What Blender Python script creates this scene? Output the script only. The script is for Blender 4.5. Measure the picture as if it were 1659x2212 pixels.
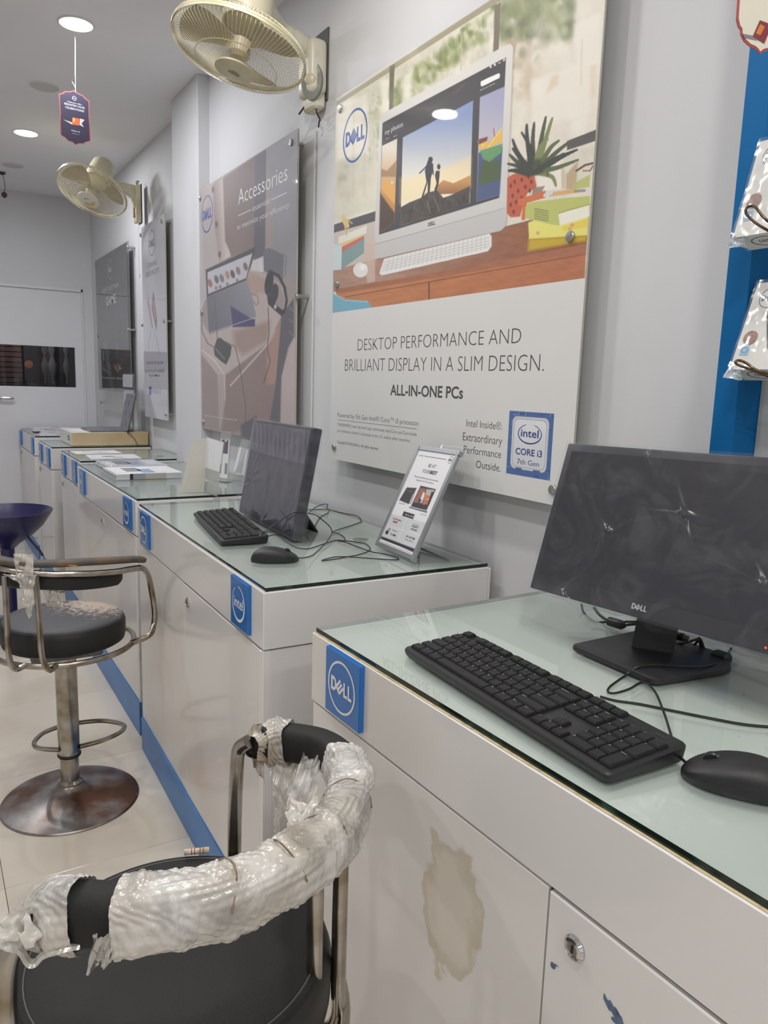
import bpy, bmesh, math, random
import numpy as np
from mathutils import Vector, Matrix
random.seed(7); RNG = np.random.RandomState(7)
for o in list(bpy.data.objects): bpy.data.objects.remove(o, do_unlink=True)
SC = bpy.context.scene; COL = SC.collection
PI = math.pi

# ------------------------------------------------------------------ camera
CAMP = Vector((-1.2156, 0.0, 1.3145)); YAW, PITCH, ROLL, FPX = 0.5494, 0.1658, 0.0305, 1641.7
_cy, _sy, _cp, _sp = math.cos(YAW), math.sin(YAW), math.cos(PITCH), math.sin(PITCH)
FW = Vector((_sy*_cp, _cy*_cp, -_sp)); _r = Vector((_cy, -_sy, 0)); _u = _r.cross(FW)
RT = math.cos(ROLL)*_r + math.sin(ROLL)*_u; UP = -math.sin(ROLL)*_r + math.cos(ROLL)*_u
cd = bpy.data.cameras.new('camera'); cam = bpy.data.objects.new('camera', cd); COL.objects.link(cam)
cd.sensor_fit = 'VERTICAL'; cd.sensor_height = 24.0; cd.lens = FPX/2212*24.0; cd.clip_start = 0.02
cam.matrix_world = Matrix(((RT.x, UP.x, -FW.x, CAMP.x), (RT.y, UP.y, -FW.y, CAMP.y), (RT.z, UP.z, -FW.z, CAMP.z), (0, 0, 0, 1)))
SC.camera = cam
# ------------------------------------------------------------------ exposure and world
SC.view_settings.view_transform = 'Standard'; SC.view_settings.look = 'None'
SC.view_settings.exposure = 0.0; SC.view_settings.gamma = 1.0; SC.view_settings.use_curve_mapping = False
wd = bpy.data.worlds.new('world'); SC.world = wd; wd.use_nodes = True
wd.node_tree.nodes['Background'].inputs[0].default_value = (0.86, 0.92, 1, 1)
wd.node_tree.nodes['Background'].inputs[1].default_value = 0.85
ZC = 2.67
LIT = [(-0.6, 5.04), (-0.6, 3.42), (-0.6, 1.80), (-0.6, 0.18), (-0.6, -1.44), (-1.22, 4.98), (-1.22, 3.36), (-1.22, 1.74), (-1.22, 0.12), (-1.22, -1.5),
       (-2.6, 1.1), (-2.6, -0.5), (-2.6, -2.0)]
LAMP_W = 7.2
def lamp_light(x, y):
    L = bpy.data.lights.new('downlight_lamp', 'AREA'); L.shape = 'DISK'; L.size = 0.12; L.energy = LAMP_W*(1.25 if y > 4 else 1.0)
    L.color = (1.0, 0.985, 0.955) if y < 2.5 else (0.93, 0.95, 1.0)
    o = bpy.data.objects.new('downlight_lamp', L); o.location = (x, y, ZC-0.012); COL.objects.link(o)
for _x, _y in LIT: lamp_light(_x, _y)

# ------------------------------------------------------------------ pixel helpers (photo frame 1659 x 2212 -> points on real planes)
def ray(px, py): return FW + RT*((px-829.5)/FPX) - UP*((py-1106.0)/FPX)
def atx(px, py, x): d = ray(px, py); return CAMP + d*((x-CAMP.x)/d.x)
def aty(px, py, y): d = ray(px, py); return CAMP + d*((y-CAMP.y)/d.y)
def atz(px, py, z): d = ray(px, py); return CAMP + d*((z-CAMP.z)/d.z)

# ------------------------------------------------------------------ materials
def lin(c):
    if isinstance(c, str): c = [int(c[i:i+2], 16)/255 for i in (0, 2, 4)]
    return [((v+0.055)/1.055)**2.4 if v > 0.04045 else v/12.92 for v in c]
MATS = {}
def mat(name, col, rough=0.5, metal=0.0, coat=0.0, noise=0.0, nscale=8.0, ncol=None, bump=0.0, bscale=60.0, emis=0.0, spec=None, trans=0.0, ior=None, nlo=0.45, nhi=0.65):
    if name in MATS: return MATS[name]
    m = bpy.data.materials.new(name); MATS[name] = m; m.use_nodes = True; t = m.node_tree; n = t.nodes; b = n['Principled BSDF']
    c = lin(col) + [1]
    b.inputs['Base Color'].default_value = c; b.inputs['Roughness'].default_value = rough; b.inputs['Metallic'].default_value = metal
    b.inputs['Coat Weight'].default_value = coat; b.inputs['Coat Roughness'].default_value = 0.03
    if spec is not None: b.inputs['Specular IOR Level'].default_value = spec
    if trans: b.inputs['Transmission Weight'].default_value = trans
    if ior: b.inputs['IOR'].default_value = ior
    if emis: b.inputs['Emission Color'].default_value = c; b.inputs['Emission Strength'].default_value = emis
    tc = n.new('ShaderNodeTexCoord')
    if noise or ncol:
        nz = n.new('ShaderNodeTexNoise'); nz.inputs['Scale'].default_value = nscale; nz.inputs['Detail'].default_value = 6
        t.links.new(tc.outputs['Object'], nz.inputs['Vector'])
        rp = n.new('ShaderNodeMapRange'); rp.inputs[1].default_value = nlo; rp.inputs[2].default_value = nhi
        t.links.new(nz.outputs['Fac'], rp.inputs[0])
        mx = n.new('ShaderNodeMix'); mx.data_type = 'RGBA'
        mx.inputs[6].default_value = c; c2 = (lin(ncol)+[1]) if ncol else [v*(1-noise) for v in c[:3]]+[1]
        mx.inputs[7].default_value = c2
        t.links.new(rp.outputs[0], mx.inputs[0]); t.links.new(mx.outputs[2], b.inputs['Base Color'])
    if bump:
        bz = n.new('ShaderNodeTexNoise'); bz.inputs['Scale'].default_value = bscale; bz.inputs['Detail'].default_value = 3
        t.links.new(tc.outputs['Object'], bz.inputs['Vector'])
        bp = n.new('ShaderNodeBump'); bp.inputs['Strength'].default_value = bump; bp.inputs['Distance'].default_value = 0.002
        t.links.new(bz.outputs['Fac'], bp.inputs['Height']); t.links.new(bp.outputs[0], b.inputs['Normal'])
    return m
def film_mat(name, tint=(1, 1, 1), haze=0.08, hazecol=(0.8, 0.8, 0.82), gloss=0.12, rough=0.12, bump=0.4, bscale=25.0, streak=0.0, sscale=5.0):
    if name in MATS: return MATS[name]
    m = bpy.data.materials.new(name); MATS[name] = m; m.use_nodes = True; t = m.node_tree; n = t.nodes; n.remove(n['Principled BSDF'])
    out = n['Material Output']; tr = n.new('ShaderNodeBsdfTransparent'); tr.inputs[0].default_value = (*tint, 1)
    df = n.new('ShaderNodeBsdfDiffuse'); df.inputs[0].default_value = (*hazecol, 1)
    gl = n.new('ShaderNodeBsdfGlossy'); gl.inputs['Roughness'].default_value = rough
    m1 = n.new('ShaderNodeMixShader'); m1.inputs[0].default_value = haze; m2 = n.new('ShaderNodeMixShader')
    lw = n.new('ShaderNodeLayerWeight'); lw.inputs['Blend'].default_value = 0.35
    mr = n.new('ShaderNodeMapRange'); mr.inputs[3].default_value = gloss*0.5; mr.inputs[4].default_value = min(1, gloss*5)
    tc = n.new('ShaderNodeTexCoord'); bz = n.new('ShaderNodeTexNoise'); bz.inputs['Scale'].default_value = bscale; bz.inputs['Detail'].default_value = 2
    bp = n.new('ShaderNodeBump'); bp.inputs['Strength'].default_value = bump; bp.inputs['Distance'].default_value = 0.004
    t.links.new(tc.outputs['Object'], bz.inputs['Vector']); t.links.new(bz.outputs['Fac'], bp.inputs['Height'])
    t.links.new(bp.outputs[0], gl.inputs['Normal']); t.links.new(bp.outputs[0], lw.inputs['Normal'])
    t.links.new(lw.outputs['Facing'], mr.inputs[0]); t.links.new(mr.outputs[0], m2.inputs[0])
    t.links.new(tr.outputs[0], m1.inputs[1]); t.links.new(df.outputs[0], m1.inputs[2])
    if streak:
        n2 = n.new('ShaderNodeTexNoise'); n2.inputs['Scale'].default_value = sscale; n2.inputs['Detail'].default_value = 7; n2.inputs['Distortion'].default_value = 2.5; n2.inputs['Roughness'].default_value = .7
        t.links.new(tc.outputs['Object'], n2.inputs['Vector']); r2 = n.new('ShaderNodeMapRange'); r2.inputs[1].default_value = .48; r2.inputs[2].default_value = .72; r2.inputs[3].default_value = haze; r2.inputs[4].default_value = haze+streak
        t.links.new(n2.outputs['Fac'], r2.inputs[0]); t.links.new(r2.outputs[0], m1.inputs[0])
    t.links.new(m1.outputs[0], m2.inputs[1]); t.links.new(gl.outputs[0], m2.inputs[2]); t.links.new(m2.outputs[0], out.inputs[0])
    return m
def print_mat(name, rough=0.03, coat=1.0):
    if name in MATS: return MATS[name]
    m = bpy.data.materials.new(name); MATS[name] = m; m.use_nodes = True; t = m.node_tree; n = t.nodes; b = n['Principled BSDF']
    vc = n.new('ShaderNodeVertexColor'); vc.layer_name = 'ink'; t.links.new(vc.outputs[0], b.inputs['Base Color'])
    b.inputs['Roughness'].default_value = 0.5; b.inputs['Coat Weight'].default_value = coat; b.inputs['Coat Roughness'].default_value = rough
    return m

# ------------------------------------------------------------------ mesh builder
class MB:
    def __init__(s): s.v = []; s.f = []; s.mi = []
    def add(s, vs, fs, mi=0):
        b = len(s.v); s.v += [tuple(v) for v in vs]; s.f += [tuple(b+i for i in f) for f in fs]; s.mi += [mi]*len(fs); return s
    def box(s, a, b, bev=0.0, M=None, mi=0, seg=1):
        bm = bmesh.new(); bmesh.ops.create_cube(bm, size=1)
        c = [(a[i]+b[i])/2 for i in range(3)]; d = [abs(b[i]-a[i]) for i in range(3)]
        for v in bm.verts: v.co = Vector((c[0]+v.co.x*d[0], c[1]+v.co.y*d[1], c[2]+v.co.z*d[2]))
        if bev: bmesh.ops.bevel(bm, geom=bm.edges[:], offset=min(bev, min(d)*0.45), segments=seg, affect='EDGES', profile=0.6)
        vs = [(M @ v.co if M else v.co.copy()) for v in bm.verts]; bm.verts.index_update()
        fs = [[v.index for v in f.verts] for f in bm.faces]; bm.free(); return s.add(vs, fs, mi)
    def tube(s, pts, r, seg=10, closed=False, smooth=0, mi=0, sx=1.0, caps=True):
        pts = [Vector(p) for p in pts]
        if smooth: pts = catmull(pts, smooth, closed)
        n = len(pts); rs = r if isinstance(r, (list, tuple)) else [r]*n
        if len(rs) != n: rs = list(np.interp(np.linspace(0, 1, n), np.linspace(0, 1, len(rs)), rs))
        vs = []; prev = None
        for i in range(n):
            a = pts[(i-1) % n] if (closed or i > 0) else pts[i]; b = pts[(i+1) % n] if (closed or i < n-1) else pts[i]
            t = (b-a).normalized()
            if prev is None: prev = t.orthogonal().normalized() if abs(t.z) > 0.9 else t.cross(Vector((0, 0, 1))).normalized()
            nn = (prev - t*prev.dot(t)).normalized(); prev = nn; bb = t.cross(nn)
            for k in range(seg):
                an = 2*PI*k/seg; vs.append(pts[i] + nn*(math.cos(an)*rs[i]*sx) + bb*(math.sin(an)*rs[i]))
        fs = []
        m = n if closed else n-1
        for i in range(m):
            j = (i+1) % n
            for k in range(seg): k2 = (k+1) % seg; fs.append((i*seg+k, i*seg+k2, j*seg+k2, j*seg+k))
        if caps and not closed: fs.append(tuple(range(seg))[::-1]); fs.append(tuple((n-1)*seg+k for k in range(seg)))
        return s.add(vs, fs, mi)
    def lathe(s, prof, c=(0, 0, 0), seg=40, M=None, mi=0, sy=1.0):
        vs = []; fs = []; n = len(prof)
        for r, z in prof:
            for k in range(seg):
                a = 2*PI*k/seg; p = Vector((c[0]+r*math.cos(a), c[1]+r*math.sin(a)*sy, c[2]+z)); vs.append(M @ p if M else p)
        for i in range(n-1):
            for k in range(seg): k2 = (k+1) % seg; fs.append((i*seg+k, i*seg+k2, (i+1)*seg+k2, (i+1)*seg+k))
        fs.append(tuple(range(seg))[::-1]); fs.append(tuple((n-1)*seg+k for k in range(seg)))
        return s.add(vs, fs, mi)
    def prism(s, poly, o, ex, ey, en, t, mi=0):   # polygon in (ex, ey), extruded by t along en
        o, ex, ey, en = Vector(o), Vector(ex), Vector(ey), Vector(en); n = len(poly)
        a = [o+ex*p[0]+ey*p[1] for p in poly]; b = [p+en*t for p in a]
        return s.add(a+b, [tuple(range(n))[::-1], tuple(range(n, 2*n))] + [(i, (i+1) % n, n+(i+1) % n, n+i) for i in range(n)], mi)
    def flat(s, poly, P, lift=0.0, mi=0):
        n = len(poly); return s.add([P(p[0], p[1], lift) for p in poly], [tuple(range(n))], mi)
    def grid(s, fn, nu, nv, mi=0):
        vs = [fn(i/nu, j/nv) for i in range(nu+1) for j in range(nv+1)]
        fs = [(i*(nv+1)+j, (i+1)*(nv+1)+j, (i+1)*(nv+1)+j+1, i*(nv+1)+j+1) for i in range(nu) for j in range(nv)]
        return s.add(vs, fs, mi)
    def obj(s, name, m, parent=None, smooth=True, ang=35, M=None):
        me = bpy.data.meshes.new(name); off = wloc(parent) if parent else Vector((0, 0, 0))
        me.from_pydata([tuple(Vector(v)-off) for v in s.v], [], s.f)
        for mm in (m if isinstance(m, (list, tuple)) else [m]): me.materials.append(mm)
        if max(s.mi or [0]): me.polygons.foreach_set('material_index', s.mi)
        if smooth: me.shade_smooth(); me.set_sharp_from_angle(angle=math.radians(ang))
        me.update(); o = bpy.data.objects.new(name, me); COL.objects.link(o)
        if parent: o.parent = parent
        return o
def wloc(o):
    v = Vector((0, 0, 0))
    while o: v = v + o.location; o = o.parent
    return v
def catmull(P, k, closed=False):
    out = []; n = len(P)
    for i in range(n if closed else n-1):
        if closed: p0, p1, p2, p3 = P[(i-1) % n], P[i], P[(i+1) % n], P[(i+2) % n]
        else: p0, p1, p2, p3 = P[max(i-1, 0)], P[i], P[i+1], P[min(i+2, n-1)]
        for j in range(k):
            t = j/k; out.append(0.5*((2*p1)+(p2-p0)*t+(2*p0-5*p1+4*p2-p3)*t*t+(3*p1-p0-3*p2+p3)*t**3))
    if not closed: out.append(P[-1])
    return out
def thing(name, label, cat, loc=(0, 0, 0), group=None):
    o = bpy.data.objects.new(name, None); o.empty_display_size = 0.05; COL.objects.link(o); o.location = loc
    o['label'] = label; o['category'] = cat
    if group: o['group'] = group
    return o
def tag(o, label, cat, group=None):
    o['label'] = label; o['category'] = cat
    if group: o['group'] = group
    return o
def struct(o): o['kind'] = 'structure'; return o
def copy_tree(o, parent=None):
    c = o.copy(); COL.objects.link(c)
    if parent: c.parent = parent
    for ch in list(o.children): copy_tree(ch, c)
    return c

# ------------------------------------------------------------------ lettering
_TC = {}
def text_mesh(body, off=0.0, shear=0.0, space=1.0):
    key = (body, off, shear, space)
    if key in _TC: return _TC[key]
    cu = bpy.data.curves.new('t', 'FONT'); cu.body = body; cu.size = 1; cu.offset = off; cu.shear = shear; cu.space_character = space
    cu.resolution_u = 3; cu.fill_mode = 'FRONT'
    ob = bpy.data.objects.new('t', cu); COL.objects.link(ob); dg = bpy.context.evaluated_depsgraph_get(); dg.update()
    me = bpy.data.meshes.new_from_object(ob.evaluated_get(dg))
    vs = [(v.co.x, v.co.y) for v in me.vertices]; fs = [tuple(p.vertices) for p in me.polygons]
    bpy.data.objects.remove(ob); bpy.data.curves.remove(cu); bpy.data.meshes.remove(me)
    if not vs: vs = [(0, 0), (1, 0), (1, .7)]; fs = [(0, 1, 2)]
    x0 = min(v[0] for v in vs); x1 = max(v[0] for v in vs); r = (vs, fs, x0, x1); _TC[key] = r; return r
CAPH = 0.729   # cap height of the built-in face
def put_text(mb, body, P, u, v, w, h, lift=0.0004, off=0.0, shear=0.0, mi=0, align='L', space=1.0, rot=0.0):
    """text with baseline start (u,v), total width w (None = natural), cap height h, on frame P(u,v,lift)"""
    vs, fs, x0, x1 = text_mesh(body, off, shear, space); sy = h/CAPH; sx = (w/(x1-x0)) if w else sy
    W_ = (x1-x0)*sx; u0 = u - (W_ if align == 'R' else W_/2 if align == 'C' else 0); c, s_ = math.cos(rot), math.sin(rot)
    mb.add([P(u0+(a-x0)*sx*c-b*sy*s_, v+(a-x0)*sx*s_+b*sy*c, lift) for a, b in vs], fs, mi)
def frame(o, ex, ey):
    o, ex, ey = Vector(o), Vector(ex).normalized(), Vector(ey).normalized(); n = ex.cross(ey)
    f = lambda u, v, l=0.0: o+ex*u+ey*v+n*l
    f.o, f.ex, f.ey, f.n = o, ex, ey, n; return f
def wallframe(x, y, z): return frame((x, y, z), (0, -1, 0), (0, 0, 1))      # u runs toward the camera (photo right), normal into the room (-x)
def ring(mb, P, cu, cv, ro, ri, lift, mi=0, a0=0, a1=2*PI, seg=48, ex=1.0):
    n = seg; vs = []
    for k in range(n+1):
        a = a0+(a1-a0)*k/n
        for r in (ro, ri): vs.append(P(cu+r*ex*math.cos(a), cv+r*math.sin(a), lift))
    mb.add(vs, [(2*k, 2*k+2, 2*k+3, 2*k+1) for k in range(n)], mi)
def dell_letters(mb, P, cu, cv, w, h, lift, mi=0):
    """four letters; the E is tipped back"""
    X = lambda t: cu-w/2+w*t; Y = lambda t: cv-h/2+h*t; st = 0.065
    # D
    o = []; i = []
    for k in range(13):
        a = -PI/2+PI*k/12; o.append((0.12+0.15*math.cos(a), 0.5+0.5*math.sin(a))); i.append((0.12+0.075*math.cos(a), 0.5+0.27*math.sin(a)))
    o = [(0, 0)]+o+[(0, 1)]; i = [(0.085, 0.23)]+i+[(0.085, 0.77)]
    n = len(o); mb.add([P(X(p[0]), Y(p[1]), lift) for p in o+i], [(k, (k+1) % n, n+(k+1) % n, n+k) for k in range(n)], mi)
    # tipped E: spine plus three slanted bars
    lf = [lift+.00004]
    def q(a, b, t):
        lift = lf[0]; lf[0] += .00004
        d = (b[0]-a[0], b[1]-a[1]); L = math.hypot(d[0]*w, d[1]*h); nx, ny = -d[1]*h/L*t, d[0]*w/L*t
        pa = (X(a[0]), Y(a[1])); pb = (X(b[0]), Y(b[1]))
        mb.add([P(pa[0]+nx, pa[1]+ny, lift), P(pa[0]-nx, pa[1]-ny, lift), P(pb[0]-nx, pb[1]-ny, lift), P(pb[0]+nx, pb[1]+ny, lift)], [(0, 1, 2, 3)], mi)
    t = 0.09*h
    q((0.27, 0.40), (0.43, 0.02), t*1.3)
    q((0.27, 0.42), (0.46, 0.98), t*1.1); q((0.345, 0.24), (0.53, 0.78), t*1.1); q((0.42, 0.06), (0.60, 0.58), t*1.1)
    for x0 in (0.61, 0.82):
        q((x0+0.035, 0), (x0+0.035, 1), 0.045*w*0.8); q((x0, 0.11), (x0+0.18, 0.11), 0.11*h)
def dell_logo(mb, P, cu, cv, R, lift, mi=0, thick=0.10, ex=1.0):
    ring(mb, P, cu, cv, R, R*(1-thick), lift, mi, ex=ex); dell_letters(mb, P, cu, cv, 1.54*R*ex, 0.56*R, lift, mi)
def intel_logo(mb, P, cu, cv, R, lift, mi=0):
    n = 60; vs = []
    for k in range(n+1):
        f = k/n; a = math.radians(120)-math.radians(300)*f*-1 if False else math.radians(95-330*f)
        th = R*(0.05+0.11*math.sin(PI*min(1, f*1.05))**1.2); ro = R*(1.0); c, s = math.cos(a), math.sin(a)
        vs.append(P(cu+ro*c*1.0, cv+ro*s*1.0, lift)); vs.append(P(cu+(ro-th)*c, cv+(ro-th)*s, lift))
    mb.add(vs, [(2*k, 2*k+2, 2*k+3, 2*k+1) for k in range(n)], mi)
    put_text(mb, 'intel', P, cu, cv-0.22*R, 1.45*R, 0.62*R, lift, off=0.012, mi=mi, align='C')

# ------------------------------------------------------------------ ink painter: paints a flat print vertex by vertex
class Ink:
    def __init__(s, P, w, h, nu, nv, base):
        s.P, s.w, s.h, s.nu, s.nv = P, w, h, nu, nv
        U, V = np.meshgrid(np.linspace(0, w, nu+1), np.linspace(0, h, nv+1), indexing='ij'); s.U, s.V = U.ravel(), V.ravel()
        o = np.array(P(0, 0, 0)); ex = np.array(P.ex); ey = np.array(P.ey)
        W3 = o+np.outer(s.U, ex)+np.outer(s.V, ey); s.W3 = W3
        d = W3-np.array(CAMP); z = d@np.array(FW)
        s.X = 829.5+FPX*(d@np.array(RT))/z; s.Y = 1106-FPX*(d@np.array(UP))/z       # ink layout is measured on the photograph of the print
        s.c = np.tile(np.array(base, float)/255, (len(s.X), 1))
    def col(s, a, c):
        a = a[:, None]; s.c = s.c*(1-a)+np.array(c, float)/255*a
    def alpha_poly(s, pts, soft=1.0):
        X, Y = s.X, s.Y; a = np.zeros(len(X)); P = np.array(pts, float)
        m = (X > P[:, 0].min()-2*soft) & (X < P[:, 0].max()+2*soft) & (Y > P[:, 1].min()-2*soft) & (Y < P[:, 1].max()+2*soft)
        if not m.any(): return a
        x, y = X[m], Y[m]; ins = np.zeros(len(x), bool); dmin = np.full(len(x), 1e9)
        for i in range(len(P)):
            x1, y1 = P[i]; x2, y2 = P[(i+1) % len(P)]
            cr = ((y1 > y) != (y2 > y)) & (x < (x2-x1)*(y-y1)/((y2-y1) or 1e-9)+x1); ins ^= cr
            dx, dy = x2-x1, y2-y1; t = np.clip(((x-x1)*dx+(y-y1)*dy)/(dx*dx+dy*dy+1e-9), 0, 1)
            dmin = np.minimum(dmin, np.hypot(x-x1-t*dx, y-y1-t*dy))
        sd = np.where(ins, dmin, -dmin); a[m] = np.clip(sd/soft+0.5, 0, 1); return a
    def poly(s, pts, c, soft=1.0, o=1.0): s.col(s.alpha_poly(pts, soft)*o, c); return s
    def grad(s, pts, p1, c1, p2, c2, soft=1.0, o=1.0):
        a = s.alpha_poly(pts, soft)*o; d = np.array(p2, float)-p1; t = np.clip(((s.X-p1[0])*d[0]+(s.Y-p1[1])*d[1])/(d@d), 0, 1)[:, None]
        C = (np.array(c1)*(1-t)+np.array(c2)*t)/255; s.c = s.c*(1-a[:, None])+C*a[:, None]; return s
    def ell(s, cx, cy, rx, ry, c, rot=0.0, soft=1.0, o=1.0):
        r = math.radians(rot); dx, dy = s.X-cx, s.Y-cy; u = dx*math.cos(r)+dy*math.sin(r); v = -dx*math.sin(r)+dy*math.cos(r)
        q = np.hypot(u/rx, v/ry); s.col(np.clip((1-q)*min(rx, ry)/soft+0.5, 0, 1)*o, c); return s
    def line(s, pts, c, wd=1.5, soft=1.0, o=1.0):
        a = np.zeros(len(s.X))
        for (x1, y1), (x2, y2) in zip(pts[:-1], pts[1:]):
            dx, dy = x2-x1, y2-y1; t = np.clip(((s.X-x1)*dx+(s.Y-y1)*dy)/(dx*dx+dy*dy+1e-9), 0, 1)
            a = np.maximum(a, np.clip((wd/2-np.hypot(s.X-x1-t*dx, s.Y-y1-t*dy))/soft+0.5, 0, 1))
        s.col(a*o, c); return s
    def noise(s, pts, amt, sx, sy, seed=0, soft=2.0):
        a = s.alpha_poly(pts, soft); r = np.random.RandomState(seed); t = np.zeros(len(s.X))
        for k in range(7):
            f = 1.6**k*0.6; ph = r.rand(4)*9; an = r.rand()*1.2-0.6
            t += np.sin((s.X*math.cos(an)+s.Y*math.sin(an))/sx*f+ph[0]+2*np.sin(s.Y/sy*f*0.6+ph[2]))*np.sin((s.Y*math.cos(an)-s.X*math.sin(an))/sy*f+ph[1]+1.5*np.sin(s.X/sx*f*.5+ph[3]))/(1+k*0.35)
        s.c = np.clip(s.c*(1+(a*t*amt)[:, None]), 0, 1); return s
    def obj(s, name, m, parent, gain):
        nu, nv = s.nu, s.nv; me = bpy.data.meshes.new(name); off = np.array(wloc(parent)); n1 = (nu+1)*(nv+1)
        I, J = np.meshgrid(np.arange(nu), np.arange(nv), indexing='ij'); a = (I*(nv+1)+J).ravel(); F = np.stack([a, a+nv+1, a+nv+2, a+1], 1)
        me.vertices.add(n1); me.vertices.foreach_set('co', (s.W3-off).astype(np.float32).ravel())
        me.loops.add(F.size); me.loops.foreach_set('vertex_index', F.ravel().astype(np.int32))
        me.polygons.add(len(F)); me.polygons.foreach_set('loop_start', (np.arange(len(F))*4).astype(np.int32))
        me.update(calc_edges=True); ca = me.color_attributes.new('ink', 'FLOAT_COLOR', 'POINT')
        c = np.clip(s.c, 0, 1); gr = c.mean(1, keepdims=True); c = gr+(c-gr)*.86; L = np.where(c > 0.04045, ((c+0.055)/1.055)**2.4, c/12.92)*gain; L = np.minimum(L, 0.9)
        ca.data.foreach_set('color', np.concatenate([L, np.ones((n1, 1))], 1).astype(np.float32).ravel())
        me.materials.append(m); o = bpy.data.objects.new(name, me); COL.objects.link(o); o.parent = parent; return o
INKGAIN = 1.18

# ================================================================== ROOM
XL, YF, YB = -3.7, -3.0, 6.62
m_wall = mat('wall_paint', 'd2d2d4', 0.75, noise=0.04, nscale=1.5, bump=0.06, bscale=180)
m_ceil = mat('ceiling_paint', 'e9e8ea', 0.8, noise=0.05, nscale=1.2)
m_door = mat('door_paint', 'dad9dc', 0.5, noise=0.04, nscale=3)
m_grout = mat('grout', '8e867c', 0.9)
m_tile = mat('floor_tile_cream', 'd6cdc0', 0.13, ncol='cabfb0', nscale=2.2, spec=0.6)
fl = struct(MB().box((XL, YF, -0.05), (0, 7.6, -0.008)).obj('floor', m_grout, smooth=False))
_t = None
for i in range(-1, 7):
    for j in range(-8, 8):
        x1 = -1.10+0.6*1-0.6*i; x0 = x1-0.6; y0 = 2.01+0.6*j; y1 = y0+0.6
        x1 = min(x1, 0.0); x0 = max(x0, XL); y1 = min(y1, YB); y0 = max(y0, YF)
        if x1-x0 < 0.02 or y1-y0 < 0.02: continue
        full = abs(x1-x0-0.6) < 1e-6 and abs(y1-y0-0.6) < 1e-6
        if full and _t:
            c = _t.copy(); COL.objects.link(c); c.location = ((x0+x1)/2, (y0+y1)/2, 0); continue
        cx, cy = (x0+x1)/2, (y0+y1)/2
        o = MB().box((x0-cx+0.0008, y0-cy+0.0008, -0.009), (x1-cx-0.0008, y1-cy-0.0008, 0), bev=0.0007).obj('floor_tile', m_tile, smooth=False)
        o.parent = fl; o.location = (cx, cy, 0)
        if full: _t = o
struct(MB().box((0, YF, -0.05), (0.12, 4.0, ZC+0.05)).box((0.03, 4.0, -0.05), (0.12, YB, ZC+0.05)).obj('wall_right', m_wall, smooth=False))
struct(MB().box((-0.055, 3.62, 0), (0.031, 4.034, ZC), bev=0.003).obj('trim_1', m_wall, smooth=False))
struct(MB().box((XL-0.12, YF, -0.05), (XL, 7.6, ZC+0.05)).obj('wall_left', m_wall, smooth=False))
struct(MB().box((XL-0.12, YF-0.12, -0.05), (0.12, YF, 0.25)).box((XL-0.12, YF-0.12, 2.35), (0.12, YF, ZC+0.05)).box((XL-0.12, YF-0.12, 0.25), (XL+.3, YF, 2.35)).box((-.3, YF-0.12, 0.25), (0.12, YF, 2.35)).obj('wall_front', m_wall, smooth=False))
w_ = struct(MB().box((XL+.3, YF-.08, .25), (-.3, YF-.03, .29)).box((XL+.3, YF-.08, 2.31), (-.3, YF-.03, 2.35)).box((XL+.3, YF-.08, .29), (XL+.34, YF-.03, 2.31)).box((-.34, YF-.08, .29), (-.3, YF-.03, 2.31)).box((-2.0, YF-.08, .29), (-1.95, YF-.03, 2.31)).obj('fill_window_1', m_door, smooth=False))  # unseen window opening, added so daylight fills the camera-facing counter sides
struct(MB().box((XL-0.12, YF-0.12, ZC), (0.12, YB+1.0, ZC+0.1)).obj('ceiling', m_ceil, smooth=False))
DX0, DX1, DZ = -0.86, -0.045, 1.99
wb = MB().box((XL, YB, -0.05), (DX0, YB+0.1, ZC)).box((DX0, YB, DZ), (DX1, YB+0.1, ZC)).box((DX1, YB, 0), (0.12, YB+0.1, ZC))
struct(wb.obj('wall_back', m_wall, smooth=False))
# storeroom seen through the door window
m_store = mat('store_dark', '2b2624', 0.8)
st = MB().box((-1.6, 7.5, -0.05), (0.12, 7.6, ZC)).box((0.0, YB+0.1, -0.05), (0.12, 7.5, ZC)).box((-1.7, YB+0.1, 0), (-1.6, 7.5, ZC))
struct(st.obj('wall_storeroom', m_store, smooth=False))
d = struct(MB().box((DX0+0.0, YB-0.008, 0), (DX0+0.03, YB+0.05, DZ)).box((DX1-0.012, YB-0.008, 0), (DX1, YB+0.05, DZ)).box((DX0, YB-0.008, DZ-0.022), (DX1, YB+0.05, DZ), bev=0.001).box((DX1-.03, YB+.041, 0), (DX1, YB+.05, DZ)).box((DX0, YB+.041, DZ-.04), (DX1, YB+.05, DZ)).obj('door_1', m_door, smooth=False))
L0, L1, WZ0, WZ1, WX0, WX1 = DX0+0.031, DX1-0.0126, 1.218, 1.534, -0.76, -0.1154
MB().box((L0, YB+0.008, 0.006), (L1, YB+0.04, WZ0)).box((L0, YB+0.008, WZ1), (L1, YB+0.04, DZ-0.0226)).box((L0, YB+0.008, WZ0), (WX0, YB+0.04, WZ1)).box((WX1, YB+0.008, WZ0), (L1, YB+0.04, WZ1)).obj('door_leaf', m_door, d, smooth=False)
MB().box((WX0, YB+0.02, WZ0), (WX1, YB+0.025, WZ1)).obj('door_glass', film_mat('door_glass_film', (0.75, 0.76, 0.78), 0.02, (0.2, 0.2, 0.2), 0.05, 0.02, 0.0), d, smooth=False)
hp = aty(10, 860, YB); m_chrome = mat('chrome', 'c9c8c6', 0.14, 1.0, ncol='9a9792', nscale=14)
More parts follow.
